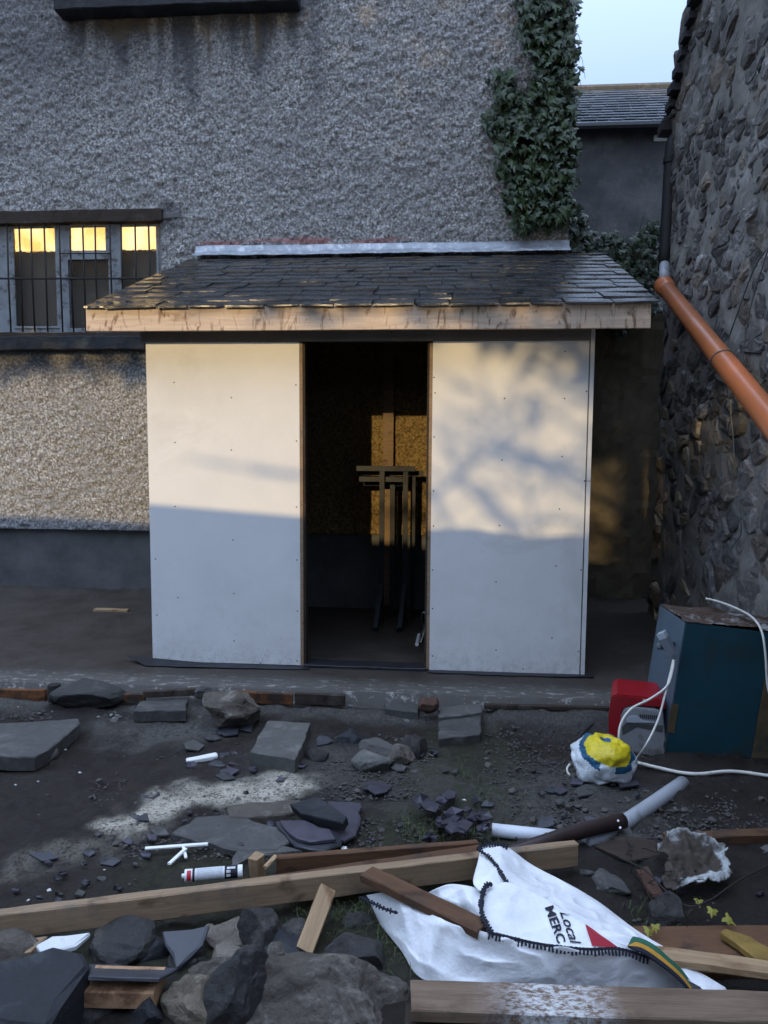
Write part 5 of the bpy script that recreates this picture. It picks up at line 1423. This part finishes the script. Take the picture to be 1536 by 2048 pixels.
extr('grey_cover', [(.0,.01),(.235,.0),(.25,.02),(.245,.09),(.255,.12),(.245,.215),(.24,.29),(.20,.308),(.07,.312),(.03,.295),(.012,.25),(-.004,.10)], -.045, .28, M['greycase'], .006)
extr('handle_recess', [(.045,.215),(.20,.228),(.21,.232),(.13,.238),(.10,.268),(.06,.262),(.04,.24)], -.052, -.044, M['boxl'], .003)
for k in range(10):
    extr('vent_slot', [(.115+k*.011,.250),(.121+k*.011,.250),(.120+k*.011,.277),(.114+k*.011,.277)], -.0475, -.043, M['black'])
extr('darker_patch', [(.02,.13),(.10,.19),(.235,.17),(.24,.215),(.04,.212),(.018,.18)], -.0468, -.044, M['concd'])  # darker patch across the grey cover
extr('badge', [(.13,.352),(.155,.35),(.156,.365),(.132,.367)], -.0225, -.018, M['chip'])

# ------------------------------------------------------------------ carrier bag
bagc = gz(1212,1588,-.13)
bag = empty('carrier_bag', tuple(bagc), 'crumpled yellow, blue and white carrier bag on the gravelly earth', 'carrier bag')
v, f = ICO[5]; v = v.copy(); r = np.random.default_rng(5)
az = np.arctan2(v[:,1]+.1, v[:,0]-.05); pz = np.stack([np.cos(az)*2.6, np.sin(az)*2.6, v[:,2]*.8], 1)
rid = (1-np.abs(vn(v*[1,1,.8]+3, 1.7, 3)))**5*.20 + (1-np.abs(vn(v*[1,1.4,1]+9, 2.6, 5)))**6*.13 + (1-np.abs(vn(v+4, 4.6, 6)))**5*.05 - .02
dimple = -.28*np.exp(-((v[:,0]-.05)**2+(v[:,1]+.1)**2)/.06)*(v[:,2] > 0)
for i in range(70):
    nn_ = r.normal(size=3); nn_ /= np.linalg.norm(nn_); d9 = r.uniform(.80, .97); t9 = v @ nn_; ov = t9 > d9
    v[ov] -= np.outer((t9[ov]-d9)*r.uniform(.9, 1.5), nn_)
v = v*(1.06-rid[:,None]*.45); v[:,2] += dimple
fc = np.array([v[q].mean(0) for q in f]); ang = fc[:,2]*.75 + .22*vn(fc+2, 1.8, 8) - .25*np.maximum(0, -fc[:,1]-.2)
fn = fc/np.linalg.norm(fc, axis=1, keepdims=True); dd = fn @ np.array([.12,-.50,.857]) + .16*vn(fc+2, 1.5, 8)
mids = np.where(dd > .72, 1, np.where((dd > .48) & (np.abs(fn[:,0]) > .25), 2, 0))
mids = np.where((np.hypot(fc[:,0]-.05, fc[:,1]+.1) < .16) & (fc[:,2] > .2), 2, mids)
v = v*[.182,.175,.15]; v[:,2] = np.maximum(v[:,2], -.10); v += np.array([bagc.x, bagc.y+.11, bagc.z+.13])
mesh('bag_body', v, f, [M['bagw'], M['bagy'], M['bagb']], bag, smooth=True, mids=mids)
def ribbon(pts, wd, m, name, parent, th=.002):
    P = catmull(pts, 6); vv, ff = [], []
    for i, p in enumerate(P):
        t = (P[min(i+1,len(P)-1)]-P[max(i-1,0)]).normalized(); s_ = t.cross(Vector((.3,.5,1))).normalized()
        vv += [p - s_*wd/2, p + s_*wd/2, p + s_*wd/2 + Vector((0,0,th)), p - s_*wd/2 + Vector((0,0,th))]
    for i in range(len(P)-1):
        for k in range(4): ff.append((i*4+k, i*4+(k+1)%4, (i+1)*4+(k+1)%4, (i+1)*4+k))
    mesh(name, vv, ff, m, parent)
ribbon([gz(1160,1540,-.06), gz(1150,1530,-.04), gz(1170,1518,.0), gz(1195,1510,.0)], .05, M['bagw'], 'handle', bag)
ribbon([gz(1172,1510,-.02), gz(1172,1488,.0), gz(1192,1484,.02), gz(1203,1496,.01), gz(1198,1508,.0)], .035, M['bagw'], 'handle', bag)
v, f = tube([gz(1158,1552,-.09), gz(1140,1550,-.10), gz(1134,1538,-.10), gz(1140,1528,-.08)], .006, 7, 5); mesh('cord', v, f, M['cable'], bag, smooth=True)

# ------------------------------------------------------------------ pipes on the ground
tag(mesh('grey_pipe', *tube([gz(1366,1566,-.08), gz(1300,1612,-.08), gz(1250,1645,-.085), gz(1205,1672,-.09), gz(1170,1682,-.09)], .036, 16, 4), M['greypipe'], smooth=True), 'curved grey plastic pipe lying behind the torn sheet', 'pipe')
pr_ = [o for o in COL.objects if o.name == 'grey_pipe'][0]
tag(mesh('white_pipe', *tube([gz(984,1660,-.085), gz(1060,1668,-.09), gz(1140,1676,-.095)], .030, 16), M['whitepipe'], smooth=True), 'straight white pipe end pointing at the mossy edge', 'pipe')
bp = empty('brown_pipe', tuple(gz(1150,1670)), 'dark brown pipe length lying over the grey and white pipes', 'pipe')
v, f = tube([gz(1246,1642,-.03), gz(1200,1652,-.025), gz(1140,1668,-.03), gz(1080,1686,-.04), gz(1010,1705,-.06)], [.034,.034,.034,.03,.024], 14, 4); mesh('pipe_length', v, f, M['brownpipe'], bp, smooth=True)
for q in ((1236,1642),(1240,1656)):
    p = gz(q[0], q[1], .005); v, f = tube([p, p+Vector((0,-.004,.004))], .005, 8); mesh('screw', v, f, M['white'], bp)
tag(rock('white_chip', gz(970,1652,-.11), (.07,.05,.03), M['rock_tan'], seed=410, sub=3), 'pale stone at the open end of the white pipe', 'stone')

# ------------------------------------------------------------------ torn sheet and scrap at the right
sh = empty('torn_sheet', tuple(gz(1395,1740,-.12)), 'torn plaster coated sheet with white crusted edges and loose wires', 'torn sheet')
nx_, ny_ = 70, 60
U, V_ = np.meshgrid(np.linspace(0,1,nx_), np.linspace(0,1,ny_)); u, v_ = U.ravel(), V_.ravel()
C4 = [gz(1322,1790,-.10), gz(1470,1790,-.10), gz(1478,1700,.0), gz(1312,1648,.06)]
P = np.outer((1-u)*(1-v_), C4[0][:]) + np.outer(u*(1-v_), C4[1][:]) + np.outer(u*v_, C4[2][:]) + np.outer((1-u)*v_, C4[3][:])
P[:,2] += fbm(P, 6, 5, 4, .6)*.045 + fbm(P, 25, 6, 3, .6)*.012 + .05*np.sin(u*3.0)*(1-v_)
fq = grid_faces(nx_, ny_); cu_, cv_ = u[fq].mean(1), v_[fq].mean(1)
nz_ = fbm(P, 13, 77, 3, .6)[fq].mean(1)
rr_ = np.hypot((cu_-.5)*1.0, (cv_-.48)*1.0); keep = rr_ + nz_*.10 < .50
rv = np.hypot(u-.5, v_-.48) + fbm(P, 13, 77, 3, .6)*.10; n9 = fbm(P, 22, 79, 4, .7)
pl9 = sstep(.36, .42, rv + n9*.06)*sstep(-.05, .2, (u-.45) + (.45-v_)*.6 + n9*.1) + .6*sstep(.62, .8, v_-u*.35 + n9*.15)
o = fastmesh('sheet', P, fq[keep], M['plast'], sh, smooth=True, attrs=dict(crust=np.clip(pl9, 0, 1)))
so = o.modifiers.new('thickness', 'SOLIDIFY'); so.thickness = .006
wr = MB(); r = random.Random(12)
for k in range(26):
    x_, y_ = r.uniform(1250,1470), r.uniform(1690,1800); ps = []
    dx, dy_ = r.uniform(-60,60), r.uniform(-40,40)
    for j in range(5): ps.append(gz(x_+dx*j/4+r.uniform(-12,12), y_+dy_*j/4+r.uniform(-8,8), r.uniform(-.10,.0)))
    wr.tube(ps, .0013, n=4, curve=4)
wr.build('wires', M['steel'], sh, kind='stuff')
tag(mesh('bent_wire', *tube([gz(1240,1716,-.05), gz(1290,1740,-.04), gz(1330,1780,-.05), gz(1375,1812,-.06), gz(1420,1800,-.05), gz(1480,1760,-.06), gz(1560,1720,-.08)], .0035, 6, 6), M['bar'], smooth=True), 'long bent wire looping below the torn sheet', 'wire')
flat_px('dark_board', [(1190,1690),(1235,1668),(1310,1678),(1330,1706),(1265,1722)], -.07, .02, M['darkwood'], 71, label='dark reddish board beneath the brown pipe', cat='board')
flat_px('brown_tile', [(1272,1738),(1296,1730),(1325,1784),(1305,1792)], -.08, .025, M['brick'], 72, jit=.003, label='narrow brown tile left of the torn sheet', cat='tile')
HR(1172,1752,1268,1800,3.18,M['concd'],'flat grey rubble stone right of the long beam end',121,sharp=.45,depth=1.0)
flat_px('ochre_strip', [(1440,1864),(1452,1857),(1500,1872),(1560,1905),(1590,1930),(1520,1920),(1470,1885)], -.07, .025, M['ochre'], 73, label='ochre crust strip lying above the pale pole at the right', cat='debris')
HR(1300,1800,1370,1870,2.85,M['rock_d'],'dark mossy stone beside the fallen leaves',123)
HR(1510,1690,1580,1740,3.3,M['conc'],'pale stone at the right edge by the torn sheet',124)
r = random.Random(5)
for k, (x_, y_) in enumerate(((1425,1818),(1452,1834),(1298,1858),(1398,1800),(1310,1850))):
    p = gz(x_, y_, -.06); mw = leaf_mat4(p, (r.uniform(-.4,.4), -.6, 1), .035*r.uniform(.8,1.2), r)
    me = LEAVES[k % 4].copy(); me.materials.clear(); me.materials.append(M['yleaf']); o = bpy.data.objects.new('fallen_leaf', me); link(o, None, mw)
    tag(o, 'yellowing leaf fallen on the dark earth by the sack', 'leaf', 'yellow leaves fallen beside the sack')

# ------------------------------------------------------------------ small stones, gravel, grass
r = random.Random(33)
zone = [((960,1330),(1500,1690),46), ((640,870),(1470,1600),22), ((0,500),(1405,1440),26), ((180,480),(1560,1720),18), ((1130,1536),(1560,1690),30), ((560,960),(1640,1700),14), ((960,1300),(1420,1500),14), ((380,420),(1430,1460),4)]
SM = [rock('small_stone', (0,0,0), (1,.8,.5), M['gravel'], seed=700+k, sub=2, cuts=10, sharp=.5) for k in range(6)]
first = set(range(6)); cnt = 0
for (xa, xb), (ya, yb_), n in zone:
    for i in range(n):
        px_, py_ = r.uniform(xa, xb), r.uniform(ya, yb_); p = gz(px_, py_, -.12)
        if p.y > 4.93: continue
        if p.x > .33 and p.y > 3.2: p = gz(px_, py_, -.088)
        s_ = r.uniform(.014,.042)*(1.3 if r.random() < .15 else 1)
        mw = Matrix.Translation(p) @ Matrix.Rotation(r.uniform(0,6.3), 4, 'Z') @ Matrix.Rotation(r.uniform(-.4,.4), 4, 'X') @ Matrix.Scale(s_, 4)
        if cnt < 6: o = SM[cnt]; o.matrix_basis = mw; WM[o.name] = mw
        else: o = clone(SM[cnt % 6], mw)
        tag(o, 'small grey brown stone lying loose on the bare earth', 'stone', 'small loose stones scattered over the yard'); cnt += 1
r2 = random.Random(71)
for k in range(120):
    xa, xb, ya, yb2 = r2.choice(((540,980,1440,1690), (200,700,1580,1700), (380,640,1450,1560), (0,300,1700,1800), (1080,1300,1560,1680), (980,1536,1690,1800)))
    cx, cy = r2.uniform(xa, xb), r2.uniform(ya, yb2); up_ = .03 if cx > 985 and cy < 1690 else 0; ro = r2.choice((7,9,12,16,24))*r2.uniform(.8,1.2); a0 = r2.uniform(0, 6.3); n = r2.randint(4, 6); z0 = -.112 + up_ + r2.uniform(0,.012)
    flat_px('slate_scrap', [(cx+ro*math.cos(a0+q*6.283/n)*r2.uniform(.6,1.3), cy+.5*ro*math.sin(a0+q*6.283/n)*r2.uniform(.6,1.3)) for q in range(n)], z0, .01, M[r2.choice(('slate2','purple','concd'))], 1200+k, tilt=[z0+r2.uniform(-.012,.012) for q in range(n)], jit=.004, seg=.05, chip=.002, label='small broken slate scrap lying on the yard earth', cat='slate', group='slate scraps strewn over the yard')
for k in range(34):
    if k < 22: p = gz(r2.uniform(0,420), r2.uniform(1404,1440), -.12)
    else: p = gz(r2.uniform(590,880), r2.uniform(1424,1450), -.12)
    s_ = r2.uniform(.02,.055)
    rock('mortar_crumb', p, (s_, s_*r2.uniform(.5,.9), s_*r2.uniform(.3,.6)), M['chip2'], seed=900+k, sub=2, cuts=16, sharp=.35, rough=.1, rot=(0,0,r2.uniform(0,6)), label='pale grey mortar crumb lying below the apron edge', cat='rubble', group='mortar crumbs along the apron edge')
gv_ = MB()
vv, ff = ICO[1]
for (xa, xb), (ya, yb_), n in zone + [((0,1536),(1410,1900),20)]:
    for i in range(n*45):
        px_, py_ = r.uniform(xa, xb), r.uniform(ya, yb_); p = gz(px_, py_, -.127)
        if p.y > 4.94: continue
        if p.x > .32 and p.y > 3.2: p.z += .03
        s_ = r.uniform(.0025,.009); sc_ = np.array([s_*r.uniform(.7,1.4), s_, s_*r.uniform(.4,.8)])
        gv_.add(vv*(1+.3*np.array([[r.uniform(-1,1)] for _ in vv]))*sc_ + np.array(p[:]), ff)
gv_.build('gravel', M['gravel'], kind='stuff')
gr = MB()
def tuft(px_, py_, n, h_, sp):
    c = gz(px_, py_, -.13)
    for i in range(n):
        a = r.uniform(0,6.3); b = c + Vector((r.gauss(0,sp), r.gauss(0,sp), 0)); L_ = h_*r.uniform(.5,1.2); d = Vector((math.cos(a), math.sin(a), 0))*L_*r.uniform(.3,1.1)
        wv_ = Vector((-math.sin(a), math.cos(a), 0))*.0016; m_ = b + d*.45 + Vector((0,0,L_*.6)); t_ = b + d + Vector((0,0,L_*r.uniform(.4,.8)))
        gr.add([b-wv_, b+wv_, m_+wv_*.8, m_-wv_*.8, t_], [(0,1,2,3),(3,2,4)])
for q in ((830,1672),(850,1690),(870,1655),(945,1670),(965,1685),(820,1650),(940,1560),(955,1600),(880,1690),(925,1530),(990,1700)): tuft(*q, 60, .045, .05)
for q in ((720,1850),(770,1880),(690,1835),(640,1850),(860,1850),(820,1920),(1300,1830)): tuft(*q, 70, .06, .07)
gr.build('grass', M['grass'], kind='stuff')
